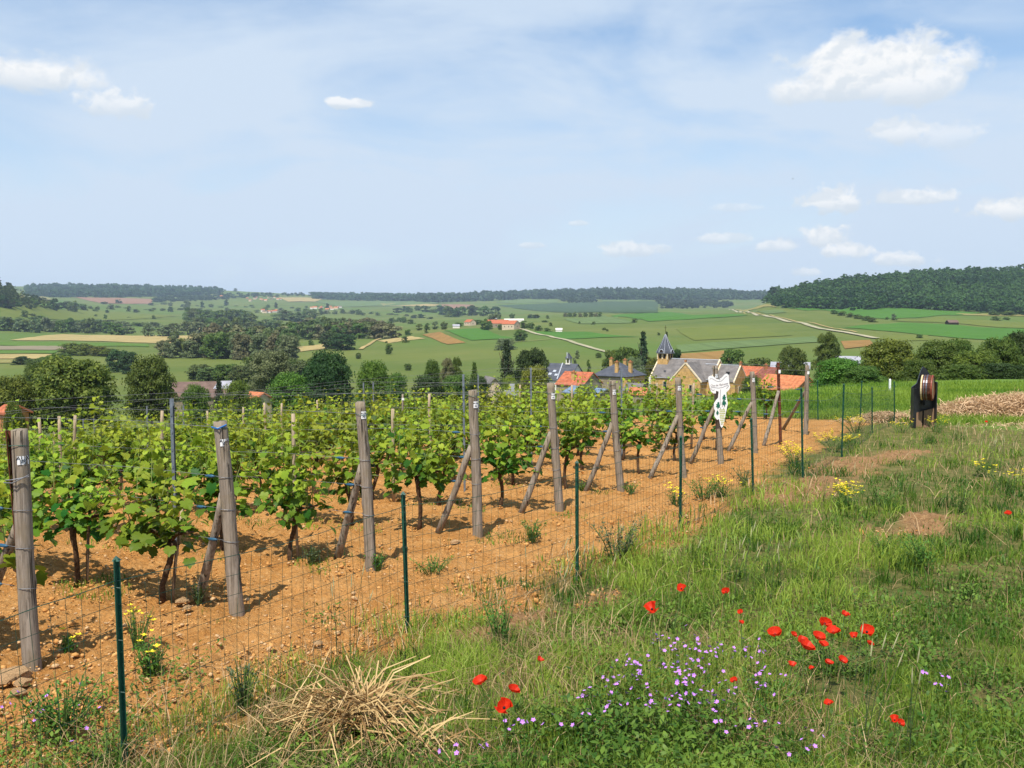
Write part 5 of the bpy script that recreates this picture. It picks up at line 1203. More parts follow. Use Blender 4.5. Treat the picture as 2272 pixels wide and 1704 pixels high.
# dry stalks among the grass
p, r = screen_points(96000, -160, 2950, 890, 1900, 2); soil, sd, bf, bare = cover(p)
pn = fbm(p[:, 0] * .8 + 40, p[:, 1] * .8, 61, 3); px_ = CX + FPX * p[:, 0] / p[:, 1]
prob = (1 - soil) * np.clip((pn - .52) * 3.2, .05, .75) * (bf < 0); prob = np.maximum(prob, (1 - soil) * np.clip((px_ - 1850) / 400, 0, 1) * np.clip((p[:, 1] - 9) / 6, 0, 1) * .55); prob = np.maximum(prob, bare * .30); prob = np.maximum(prob, np.clip((sd + .7) / .6, 0, 1) * (sd < .3) * .18)
prob = np.where(p[:, 1] > 27, 0, prob); keep = r.random(len(p)) < prob; p = p[keep]
print('dry', len(p))
g = blades(p, r, r.uniform(.05, .26, len(p)), r.uniform(.003, .006, len(p)) * np.clip(p[:, 1] / 6, .8, 2.2), .9, r.uniform(.1, .9, len(p)), .2)
add_stuff('dry_grass', [g], GM['dry'], 'pale dry grass stalks scattered through the bank', 'grass')
# broad-leaved weeds
WL = np.array([(0, 0, 0), (.22, .35, .06), (.16, .75, .04), (0, 1, -.06), (-.16, .75, .04), (-.22, .35, .06)]); WF = np.array([(0, 1, 5), (1, 2, 4), (1, 4, 5), (2, 3, 4)])
def leaves_at(p, r, size, age, hmax, pitch=(.5, .4)):
    n = len(p); q = p.copy(); q[:, 2] += r.uniform(.0, 1, n) ** 1.5 * hmax
    Rm = rotmats(r.uniform(0, 6.28, n), r.normal(*pitch, n), r.normal(0, .3, n)); V, F = scatter_shape(WL, WF, q, Rm, size); return V, F, np.repeat(np.clip(age, 0, 1), len(WL))
p, r = screen_points(144000, -160, 2950, 960, 1900, 3); soil, sd, bf, bare = cover(p); pn = fbm(p[:, 0] * 1.3 - 20, p[:, 1] * 1.3 + 9, 62, 3); px_ = CX + FPX * p[:, 0] / p[:, 1]
boost = np.exp(-((px_ - 1420) / 330) ** 2) * np.clip((6.2 - p[:, 1]) / 1.5, 0, 1) + .55 * np.exp(-((px_ - 2050) / 260) ** 2) * np.clip((11 - p[:, 1]) / 4, 0, 1)
prob = (1 - soil) * (1 - np.clip(bare * 1.5, 0, 1)) * np.clip((pn - .47) * 5 + boost, .04, .9); prob = np.where((bf > 0) | (p[:, 1] > 24), 0, prob)
left = (sd > -.9) * (sd < .1) * (px_ < 760) * np.clip((pn - .45) * 4, 0, .5); prob = np.maximum(prob, left)
keep = r.random(len(p)) < prob; p, pn, bo = p[keep], pn[keep], boost[keep]
print('weed', len(p))
g = leaves_at(p, r, r.uniform(.014, .042, len(p)) * (1 + .25 * np.clip(bo, 0, 1)), np.clip((pn - .5) * 2 + r.normal(.45, .25, len(p)), 0, 1), .13 + .12 * np.clip(bo, 0, 1))
add_stuff('low_weeds', [g], GM['weed'], 'low broad-leaved weeds mixed into the grass bank', 'weeds')
# meadow grass beyond the vineyard
p, r = screen_points(80000, 1560, 2720, 848, 945, 4, 70); soil, sd, bf, bare = cover(p)
keep = ((bf > .1) | (p[:, 1] > 27.5)) & (r.random(len(p)) < .9); p = p[keep]; pn = fbm(p[:, 0] * .35, p[:, 1] * .35, 63, 3)
g = blades(p, r, r.uniform(.10, .24, len(p)), np.full(len(p), .022), .4, np.clip((pn - .5) * 2 + r.normal(.5, .2, len(p)), 0, 1)); add_stuff('meadow_grass', [g], GM['meadow'], 'fresh green meadow grass behind the vineyard and barrel stand', 'grass')
# band of cut straw right of the barrel stand
def straws(n, c, rx, ry, ang, seed, hmax, ln, w=.006):
    r = np.random.default_rng(seed); q = r.normal(0, .45, (n, 2)); x = c.x + q[:, 0] * rx * math.cos(ang) - q[:, 1] * ry * math.sin(ang); y = c.y + q[:, 0] * rx * math.sin(ang) + q[:, 1] * ry * math.cos(ang)
    rr = np.clip(1 - (q ** 2).sum(1) / 1.2, 0, 1); z = T(x, y) + r.random(n) * hmax * rr + .01
    a = r.uniform(0, 6.28, n); el = r.normal(.25, .5, n); L_ = r.uniform(*ln, n); d = np.stack([np.cos(a) * np.cos(el), np.sin(a) * np.cos(el), np.sin(el)], -1) * L_[:, None]
    m0 = np.stack([x, y, z], -1); s_ = np.stack([-np.sin(a), np.cos(a), r.normal(0, .4, n)], -1) * w / 2; bend = np.stack([r.normal(0, .05, n), r.normal(0, .05, n), -np.abs(r.normal(.0, .06, n))], -1)
    V = np.stack([m0 - d / 2 - s_, m0 - d / 2 + s_, m0 - s_ + [0, 0, .02], m0 + s_ + [0, 0, .02], m0 + d / 2 + bend - s_, m0 + d / 2 + bend + s_], 1)
    V[:, :, 2] = np.maximum(V[:, :, 2], T(V[:, :, 0], V[:, :, 1]) + .005)
    F = np.array([(0, 1, 3), (0, 3, 2), (2, 3, 5), (2, 5, 4)])[None] + (np.arange(n) * 6)[:, None, None]
    return V.reshape(-1, 3), F.reshape(-1, 3), np.repeat(r.uniform(.15, .95, n), 6)
c1 = g1(2190, 925); c2 = g1(1965, 935)
add_stuff('cut_straw', [straws(13000, c1 + Vector((1.4, .2, 0)), 3.6, 1.2, .12, 5, .62, (.12, .42), .016), straws(2600, c2, .9, .6, .1, 6, .22, (.1, .3), .014), straws(2600, c1 + Vector((1.5, -2.5, 0)), 3.2, 1.8, .2, 8, .10, (.1, .3), .012)], veg('cut_straw', (.40, .28, .13), (.80, .63, .36), .3, .6, .25, 0), 'swath of pale cut straw along the meadow beside the barrel stand', 'straw')
# straw clump in the foreground
cs = g1(800, 1640); t = thing('straw_clump', 'tousled heap of bleached dry straw in the left foreground', 'straw', cs)
r = np.random.default_rng(9); b = MB()
for k in range(460):
    a = r.uniform(0, 6.28); rad = abs(r.normal(0, .16)); L_ = r.uniform(.14, .42); el = r.uniform(-.1, .7) if k % 4 else r.uniform(.4, 1.2); p0 = Vector((math.cos(a) * rad, math.sin(a) * rad * .8, r.uniform(.0, .20 * math.exp(-(rad / .16) ** 2)))); a2 = a + r.normal(0, 1.2)
    d = Vector((math.cos(a2) * math.cos(el), math.sin(a2) * math.cos(el), math.sin(el))); m_ = p0 + d * L_ * .55; e = m_ + Vector((d.x, d.y, d.z - r.uniform(.3, 1.5))).normalized() * L_ * .45; e.z = max(e.z, .0)
    b.tube([p0 * 1.25, m_ * 1.25, e * 1.25], [.0042, .004, .002], 3, False)
co = b.build('straw', veg('straw', (.26, .14, .04), (.76, .56, .25), .2, .5, .3, 0), t); co['kind'] = 'stuff'
a_ = co.data.attributes.new('age', 'FLOAT', 'POINT'); a_.data.foreach_set('value', np.repeat(r.uniform(.0, 1, 460), 9).astype(np.float32))
b = MB()
for k in range(7):
    a = k * .9; b.tube([(0, 0, 0), (math.cos(a) * .1, math.sin(a) * .1, .14), (math.cos(a) * .22, math.sin(a) * .2, .02)], [.012, .016, .004], 4)
b.build('dead_leaf', plain('dead_leaf', (.22, .14, .06), .8, .2, .3, 20), t)
# tall seeding grasses
def seed_grass(px, py, n, seed, label):
    c = g1(px, py); t = thing('seeding_grass', label, 'grass', c, 0, 'seeding grass tufts'); r = random.Random(seed); b = MB(); hd = MB()
    for k in range(n):
        x, y = r.gauss(0, .16), r.gauss(0, .12); h = r.uniform(.32, .55); lx, ly = r.uniform(-.03, .14), r.uniform(-.06, .06); b.tube([(x, y, 0), (x + lx * .4, y + ly * .4, h * .6), (x + lx, y + ly, h)], [.0022, .002, .0015], 3, False)
        hd.tube([(x + lx, y + ly, h), (x + lx * 1.12, y + ly * 1.1, h + .04), (x + lx * 1.25, y + ly * 1.2, h + .085)], [.002, .0038, .0008], 5, False)
    b.build('stalks', GM['grey'], t)['kind'] = 'stuff'; hd.build('seed_heads', plain('seed_head', (.40, .38, .20), .8, .2, .2, 30), t)['kind'] = 'stuff'
for a in [(1240, 1390, 13, 1, 'tuft of tall pale seeding grass right of the second fence post'), (1620, 1340, 12, 2, 'pale seeding grass tuft beside the single upper poppy'), (2190, 1060, 14, 3, 'tall dry seeding grass near the right picture edge'), (1850, 1130, 6, 4, 'thin seeding grass stalks left of the yellow mustard'), (2120, 1010, 10, 5, 'tall pale grass tuft below the straw swath'), (1940, 1660, 8, 6, 'seeding grass tuft at the lower right'), (760, 1480, 5, 7, 'few bent dry stalks by the second green fence post')]: seed_grass(*a)
# upright weed bushes
def weed_bush(px, py, w, h, mat, label, n=420, leaf=(.014, .036), name='weed_clump'):
    c = g1(px, py); t = thing(name, label, 'weed', c, 0, 'weed clumps'); r = np.random.default_rng(int(px * 7 + py)); b = MB(); pts = []
    for k in range(22):
        a = r.uniform(0, 6.28); rad = r.uniform(.2, 1) * w / 2; tp = np.array([math.cos(a) * rad, math.sin(a) * rad, h * r.uniform(.6, 1.05)]); b.tube([(tp[0] * .2, tp[1] * .2, -.02), (tp[0] * .55, tp[1] * .55, tp[2] * .55), tuple(tp)], [.004, .003, .0015], 4, False)
        for j in range(n // 22):
            f = r.uniform(.12, 1); pts.append([tp[0] * (.2 + .8 * f) + r.normal(0, .02), tp[1] * (.2 + .8 * f) + r.normal(0, .02), tp[2] * f])
    b.build('stems', M['pstem'], t)['kind'] = 'stuff'; pts = np.array(pts); n2 = len(pts)
    Rm = rotmats(r.uniform(0, 6.28, n2), r.normal(.55, .35, n2), r.normal(0, .3, n2)); V, F = scatter_shape(WL, WF, pts, Rm, r.uniform(*leaf, n2)); o = link('leaves', nmesh('leaves', V, F, GM[mat], False, {'age': np.repeat(np.clip(pts[:, 2] / h * .6 + r.normal(.15, .15, n2), 0, 1), len(WL))}), t); o['kind'] = 'stuff'; return t, pts
for a in [(1370, 1245, .52, .40, 'grey', 'large grey-green weed bush between the third and fourth fence posts', 900), (1560, 1105, .9, .28, 'weed', 'dark leafy weeds by the fourth fence post', 500), (1650, 1075, .5, .25, 'grey', 'grey-green weed left of the fifth fence post', 300), (690, 1250, .22, .16, 'grey', 'small dark weed at the foot of the second-row vine', 200), (838, 1262, .2, .14, 'weed', 'small weed right of the third end post foot', 160), (1182, 1198, .32, .20, 'weed', 'small green bush on bare soil right of the fourth end post', 300), (960, 1275, .45, .14, 'weed', 'flat green thistle on the soil left of the third fence post', 220), (440, 1335, .18, .14, 'grey', 'small grey weed beside the second end post brace', 150),
          (140, 1640, .5, .32, 'weed', 'bushy green weed at the lower left corner', 700), (255, 1700, .4, .2, 'weed', 'green weed at the foot of the first green fence post', 400), (330, 1500, .25, .2, 'weed', 'leafy weed right of the first green fence post', 200), (540, 1580, .2, .28, 'grey', 'upright bristly weed in the left foreground', 220), (1110, 1440, .3, .36, 'weed', 'upright leafy weed right of the second fence post', 300), (2050, 1260, .55, .30, 'weed', 'dark leafy thistle clump on the right bank', 500), (2130, 1140, .5, .42, 'weed', 'tall dark dock plant near the right edge', 350), (1330, 1640, .8, .22, 'weed', 'broad leafy weed patch at bottom centre', 900), (1480, 1680, .7, .18, 'weed', 'low leafy weeds at the bottom edge below the purple flowers', 700), (1160, 1640, .5, .18, 'weed', 'leafy weed patch below the left poppies', 500), (1850, 1500, .8, .2, 'weed', 'leafy green weeds below the poppy cluster', 500), (1700, 1600, .8, .2, 'weed', 'leafy weeds in the lower right foreground', 500), (1960, 1230, .6, .2, 'weed', 'low dark weeds above the poppies on the right', 350), (1950, 1120, .6, .25, 'weed', 'dark weed patch right of the yellow mustard clump', 400), (1290, 1090, .25, .14, 'weed', 'small weed at the foot of the sixth end post', 150), (1400, 1095, .3, .14, 'weed', 'small weed right of the sixth end post', 150)]:
    weed_bush(*a)
# yellow mustard
YM = plain('mustard_petal', (.80, .66, .03), .6, .2, .12, 30)
PET = np.array([(0, 0, 0), (.35, .55, .12), (0, 1, .1), (-.35, .55, .12)]); PETF = np.array([(0, 1, 2), (0, 2, 3)])
def flowers(pts, size, r, npet, mat, name, t, tilt=.3):
    n = len(pts); yaw = (r.uniform(0, 6.28, n)[:, None] + np.arange(npet)[None] * 2 * np.pi / npet).ravel(); P = np.repeat(pts, npet, 0); V, F = scatter_shape(PET, PETF, P, rotmats(yaw, r.normal(tilt, .15, n * npet), np.zeros(n * npet)), np.repeat(size, npet))
    o = link(name, nmesh(name, V, F, mat), t); return o
def mustard(px, py, w, h, n, label):
    t, pts = weed_bush(px, py, w, h, 'weed', label, 160 + n * 3, (.014, .032), 'yellow_mustard'); t['category'] = 'flower'; t['group'] = 'yellow mustard plants'
    r = np.random.default_rng(int(px)); top = pts[pts[:, 2] > h * .55]; q = top[r.integers(0, len(top), n)] + r.normal(0, .015, (n, 3)); q[:, 2] += .05; flowers(q, r.uniform(.018, .030, n), r, 4, YM, 'blooms', t)['kind'] = 'stuff'
for a in [(1882, 1135, .55, .30, 95, 'yellow mustard clump in the middle of the right bank'), (1500, 1120, .4, .20, 34, 'yellow flowered weed left of the fourth fence post'), (1600, 1100, .5, .2, 40, 'yellow mustard behind the fourth and fifth fence posts'), (1765, 1030, .9, .26, 150, 'yellow mustard in the grass by the tall sixth fence post'), (1850, 1000, 1.0, .30, 210, 'thick yellow mustard behind the tall seventh fence post'), (1900, 960, 1.0, .36, 140, 'yellow mustard patch left of the barrel stand'), (2000, 962, .8, .25, 34, 'yellow mustard at the left foot of the barrel stand'), (2075, 958, .8, .28, 44, 'yellow mustard in front of the barrel stand'), (2230, 1090, .6, .3, 26, 'yellow mustard near the right picture edge'), (2180, 1060, .5, .25, 16, 'few yellow flowers below the straw swath'), (305, 1440, .25, .26, 9, 'sparse yellow flowers on soil right of the first green fence post'), (150, 1450, .1, .12, 3, 'single yellow flower beside the shadow of the leftmost post'), (345, 1500, .2, .22, 6, 'yellow flower with leaves behind the first green fence post')]: mustard(*a)
# purple wildflowers: plants with single blooms
PM = plain('purple_petal', (.50, .22, .68), .6, .2, .15, 40); _fr = np.random.default_rng(4)
def bloom_mesh():
    V, F = scatter_shape(PET, PETF, np.zeros((5, 3)), rotmats(np.arange(5) * 2 * np.pi / 5, np.full(5, .25), np.zeros(5)), np.full(5, .5)); return nmesh('bloom', V * np.array([1, 1, 1]), F, PM)
BLOOM = bloom_mesh()
PUR = [(1480, 1420, 60, 24, 'purple flowers at the upper tip of the big purple patch', 13), (1560, 1440, 50, 26, 'purple flowers right of the patch tip, near the poppies', 12), (1400, 1475, 70, 26, 'purple flowers on the left shoulder of the big purple patch', 16), (1520, 1490, 70, 30, 'purple flowers at the heart of the purple patch', 18), (1640, 1440, 60, 26, 'purple flowers just left of the poppy cluster', 12), (1370, 1530, 55, 24, 'purple flowers at the left rim of the big purple patch', 12), (1480, 1550, 70, 28, 'purple flowers in the lower middle of the purple patch', 14), (1590, 1545, 60, 30, 'purple flowers below the patch heart', 13), (1690, 1500, 60, 30, 'purple flowers under the leftmost poppies of the cluster', 10), (1640, 1600, 80, 26, 'purple flowers low in the right foreground', 8), (1290, 1580, 80, 30, 'scattered purple flowers left of the purple patch', 8), (1160, 1600, 60, 24, 'few purple flowers below the three left poppies', 6), (1020, 1660, 60, 20, 'two or three purple flowers at bottom left of centre', 4), (1780, 1650, 70, 26, 'few purple flowers at the bottom right', 5), (2100, 1510, 60, 20, 'faint pink flowers on the right bank', 6), (120, 1560, 90, 60, 'tiny pink flowers among the weeds at lower left', 9)]
for (px_, py_, sx, sy, lab, n) in PUR:
    c = g1(px_, py_ + 40); t = thing('purple_wildflower', lab, 'flower', c, 0, 'purple wildflower plants'); stem = MB(); lv = []
    for k in range(int(n * 1.9)):
        hh = _fr.uniform(.14, .30); q = g1(px_ + _fr.normal(0, sx * .55), py_ + _fr.normal(0, sy * .6), hh); q.z += hh; q -= c
        link('bloom', BLOOM, t, q, (_fr.normal(-.5, .3), _fr.normal(0, .3), _fr.uniform(0, 6)), (_fr.uniform(.019, .030),) * 3)
        gq = Vector((q.x * .9, q.y * .9, 0)); gq.z = q.z - hh; stem.tube([gq, (gq + q) / 2 + Vector((.01, 0, .01)), q], [.0018, .0015, .001], 3, False)
        for j in range(16): f = _fr.uniform(.1, .85); lv.append(np.array(gq.lerp(q, f)) + _fr.normal(0, .03, 3))
    stem.build('stems', GM['weed'], t)['kind'] = 'stuff'; lv = np.array(lv); m_ = len(lv); V, F = scatter_shape(WL, WF, lv, rotmats(_fr.uniform(0, 6.28, m_), _fr.normal(.4, .4, m_), np.zeros(m_)), _fr.uniform(.012, .028, m_)); link('leaves', nmesh('leaves', V, F, GM['weed'], False, {'age': np.repeat(_fr.uniform(.1, .7, m_), len(WL))}), t)['kind'] = 'stuff'

# ------------------------------------------------------------------ poppies
n_ = NT('poppy_petal'); PR = n_.leaf(n_.mix(n_.ramp(n_.noise(9, 3, .5), .35, .7), (.62, .020, .006), (.80, .055, .012)), .35, .5, .25)
def petal_mesh():
    vs = []; fs = []
    for i in range(5):
        for j in range(5):
            u = i / 4; a = (j - 2) / 2 * .95 * (1 - .15 * u); rr = .06 + .94 * u; cup = .55 * u ** 1.6 + .05 * math.sin(j * 2.3) * u
            vs.append((math.sin(a) * rr, math.cos(a) * rr * (1 - .12 * abs(j - 2) / 2 * u), cup))
    for i in range(4):
        for j in range(4): fs.append((i * 5 + j, i * 5 + j + 1, i * 5 + j + 6, i * 5 + j + 5))
    me = bpy.data.meshes.new('petal'); me.from_pydata(vs, [], fs); me.materials.append(PR); me.polygons.foreach_set('use_smooth', [True] * len(fs)); me.update(); return me
PETAL = petal_mesh(); b = MB(); b.tube([(0, 0, 0), (0, 0, .10), (0, 0, .22), (0, 0, .28)], [.10, .16, .15, .03], 8); SEED = b.mesh('seed_head', M['ink'], True)
POP = [(1447, 1360, .075, 'large open poppy, leftmost of the upper right bank'), (1512, 1314, .055, 'poppy at the top beside a tall grass stalk'), (1611, 1320, .045, 'small poppy in the pale seeding grass'), (1643, 1366, .03, 'tiny poppy bud, upper one of the pair below the seeding grass'), (1645, 1390, .03, 'tiny half-hidden poppy, lower one of the pair below the seeding grass'), (1873, 1373, .048, 'topmost flat poppy above the big cluster'), (1829, 1392, .062, 'upper poppy of the cluster, facing left'), (1720, 1418, .07, 'leftmost large poppy of the cluster'), (1759, 1417, .035, 'dark crimson folded poppy between two large ones'), (1849, 1413, .064, 'oval poppy near the cluster middle, just below the upper one'), (1815, 1425, .066, 'round poppy in the very middle of the cluster'), (1895, 1421, .045, 'narrow poppy second from the right in the cluster'), (1923, 1411, .07, 'rightmost large poppy of the cluster'), (1929, 1438, .035, 'small orange-red poppy below the rightmost large one'), (1779, 1432, .05, 'poppy half hidden behind the lowest large one'), (1786, 1447, .078, 'largest lowest poppy of the cluster front'), (1826, 1441, .045, 'flat crimson poppy seen edge-on below the middle one'), (1867, 1475, .046, 'bright round poppy below the cluster'), (1838, 1481, .042, 'shaded poppy left of the bright one below the cluster'), (1757, 1486, .042, 'dull red poppy low at the left of the cluster'), (1800, 1492, .025, 'tiny dull poppy low in the grass below the cluster'), (1629, 1519, .03, 'dull poppy half hidden in the purple flowers'), (1838, 1572, .04, 'single dull poppy low in the right foreground grass'), (1985, 1608, .036, 'upper left poppy of the pair at lower right'), (1996, 1615, .034, 'lower right poppy of the pair at lower right'), (1197, 1474, .036, 'small round poppy left of the purple patch'), (1068, 1525, .062, 'upper left poppy of the three in the left foreground'), (1138, 1543, .056, 'right poppy of the three in the left foreground'), (1119, 1581, .07, 'lowest and largest of the three left foreground poppies'), (2237, 1146, .05, 'lone poppy at the right picture edge'), (2188, 939, .05, 'distant tiny poppy in the cut straw')]
pr = random.Random(12)
for (px_, py_, dia, lab) in POP:
    hh = pr.uniform(.30, .42) if py_ < 1470 else pr.uniform(.24, .34); q = g1(px_, py_, hh - .02); t = thing('poppy', lab, 'poppy', q, 0, 'red poppies')
    tip = Vector((0, 0, hh)); b = MB(); lx = pr.uniform(-.06, .06); b.tube([(lx, .02, -.02), (lx * .6, .01, hh * .5), tip - Vector((0, 0, .004))], [.0028, .0024, .0018], 5); b.build('stem', M['pstem'], t)
    tilt = (pr.uniform(.15, .75), pr.uniform(-.55, .55), pr.uniform(0, 6.28)); cupm = Matrix.Rotation(tilt[1], 4, 'Y') @ Matrix.Rotation(tilt[0], 4, 'X'); s = dia * .62
    for k in range(4):
        o = link('petal', PETAL, t); o.matrix_basis = Matrix.Translation(tip) @ cupm @ Matrix.Rotation(k * math.pi / 2 + pr.uniform(-.15, .15) + tilt[2], 4, 'Z') @ Matrix.Rotation((.32 if k % 2 else .05) + pr.uniform(-.12, .12), 4, 'X') @ Matrix.Diagonal((s * 1.25, s * pr.uniform(.92, 1.08), s, 1))
    o = link('seed_head', SEED, t); o.matrix_basis = Matrix.Translation(tip) @ cupm @ Matrix.Scale(s, 4)

# ------------------------------------------------------------------ stones
def rock_mesh(seed):
    r = np.random.default_rng(seed); import bmesh
    bm = bmesh.new(); bmesh.ops.create_icosphere(bm, subdivisions=2 if seed > 90 else 1, radius=1)
    for v in bm.verts:
        n = v.co.normalized(); k = .5 + .85 * float(fbm(n.x * 2.1 + seed, n.y * 2.1 + n.z * 3, seed, 2)); v.co = n * k; v.co.z *= .6
        if v.co.z < -.3: v.co.z = -.3
    me = bpy.data.meshes.new('stone'); bm.to_mesh(me); bm.free(); me.materials.append(M['stone']); return me
STV = []
for k in range(4):
    me = rock_mesh(k); v = np.array([x.co[:] for x in me.vertices]); f = np.array([p_.vertices[:] for p_ in me.polygons]); STV.append((v, f)); bpy.data.meshes.remove(me)
p, r = screen_points(5200, -160, 2100, 950, 1750, 15, 26); soil, sd, bf, bare = cover(p); keep = (soil > .6) | (bare > .4); p = p[keep]; parts = []
for k in range(4):
    q = p[k::4]; n = len(q); sz = np.clip(r.lognormal(-4.75, .5, n), .004, .035); V, F = scatter_shape(*STV[k], q + np.array([0, 0, .012]), rotmats(r.uniform(0, 6.28, n), r.normal(0, .3, n), r.normal(0, .3, n)), sz); parts.append((V, F, np.zeros(len(V))))
add_stuff('soil_stones', parts, M['stone'], 'small pale limestone pebbles strewn over the orange soil', 'stones')
clod = NT('soil_clod'); clod = clod.end(clod.bsdf(clod.mix(clod.ramp(clod.noise(9, 4, .6, clod.pos()), .3, .7), (.42, .19, .052), (.62, .34, .12)), .95, .08))
p, r = screen_points(22000, -160, 2100, 930, 1780, 16, 26); soil, sd, bf, bare = cover(p); keep = (soil > .6) | (bare > .4); p = p[keep]; cn = fbm(p[:, 0] * 2.5, p[:, 1] * 2.5, 95, 3); p = p[r.random(len(p)) < np.clip((cn - .36) * 4, .1, 1)]; parts = []
for k in range(4):
    q = p[k::4]; n = len(q); sz = np.clip(r.lognormal(-4.7, .5, n), .005, .034); V, F = scatter_shape(*STV[k], q + np.array([0, 0, .012]), rotmats(r.uniform(0, 6.28, n), r.normal(0, .5, n), r.normal(0, .5, n)), sz); parts.append((V, F, np.zeros(len(V))))
add_stuff('soil_clods', parts, clod, 'crumbly orange clods covering the tilled vineyard soil', 'soil')
for (px_, py_, s, lab) in [(28, 1505, .085, 'largest pale stone at the foot of the leftmost post'), (8, 1512, .07, 'pale stone at the left picture edge by the leftmost post'), (50, 1520, .05, 'small stone right of the pile at the leftmost post'), (40, 1540, .04, 'smallest stone in front of the leftmost stone pile'), (405, 1338, .05, 'flat stone left of the second end post brace'), (415, 1352, .038, 'small stone below the flat stone by the brace'), (705, 1430, .03, 'small pale stone on soil left of the second fence post'), (1010, 1205, .04, 'flat reddish stone left of the fourth end post foot')]:
    o = link('field_stone', rock_mesh(91 + int(px_) % 9), None, g1(px_, py_) + Vector((0, 0, s * .25)), (0, .1, px_ * .7), (s * 1.3, s, s)); tag(o, lab, 'stone', 'larger stones on the soil')

# ------------------------------------------------------------------ vineyard sign
sp_, st_ = PB[7]
OUT = [(190, 250), (200, 225), (235, 210), (270, 225), (310, 258), (345, 266), (390, 240), (430, 195), (460, 183), (485, 200), (490, 260), (500, 330), (510, 370), (497, 410), (465, 440), (455, 450), (462, 520), (480, 610), (464, 690), (450, 760), (435, 850), (412, 940), (395, 955), (378, 930), (365, 870), (357, 832), (332, 842), (310, 820), (288, 790), (292, 750), (300, 720), (284, 680), (280, 610), (310, 560), (338, 530), (346, 440), (308, 425), (305, 465), (270, 462), (237, 440), (215, 380), (200, 310)]
DS = sp_.y - .12; K = DS / FPX * .1567
def sxy(x, y): return ((x - 350) * K, -(y - 560) * K)
orig = W(1540 + 350 * .1567, 800 + 560 * .1567, DS)
t = thing('vineyard_sign', 'white cut-out vineyard sign shaped as a banner and grape bunch', 'sign', orig, R(4))
b = MB(); b.prism([sxy(*q) for q in OUT], -.006, .006); b.build('board', M['tagw'], t)
SG = plain('sign_green', (.012, .12, .075), .5, .3, .15, 20); SGR = plain('sign_grape', (.42, .45, .12), .5, .3, .2, 30); SLN = plain('sign_line', (.30, .29, .30), .5, .3, .1, 30); SRD = plain('sign_lettering', (.10, .05, .07), .5, .3, .1, 30)
def line(pts, w, mat, name):
    b = MB(); pts = [Vector((sxy(*q)[0], -.0075, sxy(*q)[1])) for q in pts]
    for a_, c_ in zip(pts[:-1], pts[1:]):
        d = (c_ - a_).normalized(); s_ = Vector((-d.z, 0, d.x)) * w / 2; b.add([a_ - s_, c_ - s_, c_ + s_, a_ + s_], [(0, 1, 2, 3)])
    b.build(name, mat, t)
line([(215, 262), (225, 252), (255, 256), (300, 285), (345, 296), (352, 290), (375, 292), (405, 268), (440, 228), (462, 222)], .0075, SLN, 'banner_line')
line([(228, 385), (260, 378), (300, 384), (345, 388), (400, 380), (435, 362), (470, 352), (486, 356), (478, 375), (455, 395)], .009, SLN, 'banner_line'); line([(228, 385), (235, 405), (262, 422), (280, 418), (278, 404)], .007, SLN, 'banner_line'); line([(372, 408), (370, 470), (366, 540), (372, 600), (385, 625)], .009, SLN, 'stem_line')
def leafpoly(c, s, a, name):
    q = [(0, -1), (.45, -.75), (.35, -.4), (.85, -.35), (.6, .05), (.9, .4), (.3, .45), (.0, 1), (-.3, .45), (-.9, .4), (-.6, .05), (-.85, -.35), (-.35, -.4), (-.45, -.75)]; ca, sa = math.cos(a), math.sin(a)
    P_ = [sxy(c[0] + (x * ca - y * sa) * s[0], c[1] + (x * sa + y * ca) * s[1]) for x, y in q]; b = MB(); m_ = sxy(*c); b.add([(m_[0], -.0072, m_[1])] + [(x, -.0072, z) for x, z in P_], [(0, k + 1, (k + 1) % 14 + 1) for k in range(14)]); b.build(name, SG, t)
leafpoly((425, 530), (34, 52), .1, 'painted_leaf'); leafpoly((425, 605), (40, 50), -.2, 'painted_leaf'); leafpoly((340, 640), (38, 58), .1, 'painted_leaf'); leafpoly((332, 745), (24, 40), .0, 'painted_leaf')
b = MB(); gb = random.Random(2)
for row in range(9):
    y = 700 + row * 25; half = 32 * (1 - (row / 9) ** 1.6) + 6
    for x in np.arange(-half, half + 1, 17):
        c = sxy(402 + x + (row % 2) * 5, y); b.add([(c[0], -.0074, c[1])] + [(c[0] + math.cos(q) * .0098, -.0074, c[1] + math.sin(q) * .0105) for q in np.linspace(0, 6.283, 9)[:-1]], [(0, k + 1, (k + 1) % 8 + 1) for k in range(8)])
g_ = b.build('painted_grapes', SGR, t)
for (q0, q1) in ((370, 690), (395, 660), (415, 690), (430, 660)): line([(q0, q1), (q0 + 12, q1 - 22)], .006, M['ink'], 'painted_tendril')
me = font_mesh("Clos de l'Epinette", .042, SRD, 'lettering', .0005); co = np.empty(len(me.vertices) * 3, np.float32); me.vertices.foreach_get('co', co); co = co.reshape(-1, 3); xw = co[:, 0].max() - co[:, 0].min(); co[:, 0] *= .285 / xw
cx_, cz_ = sxy(352, 345); cc = np.stack([co[:, 0] + cx_, np.full(len(co), -.0073) + co[:, 2] * .1, co[:, 1] * 1.15 + cz_ + co[:, 0] * .13 + .9 * (co[:, 0] * 2) ** 2 * .12], -1); me.vertices.foreach_set('co', cc.ravel().astype(np.float32)); me.update(); link('lettering', me, t)
b = MB()
for x, y in ((358, 262), (392, 900), (345, 836)): c = sxy(x, y); b.tube([(c[0], -.012, c[1]), (c[0], .09, c[1])], .006, 6)
b.build('fixing_bolt', M['galv'], t)

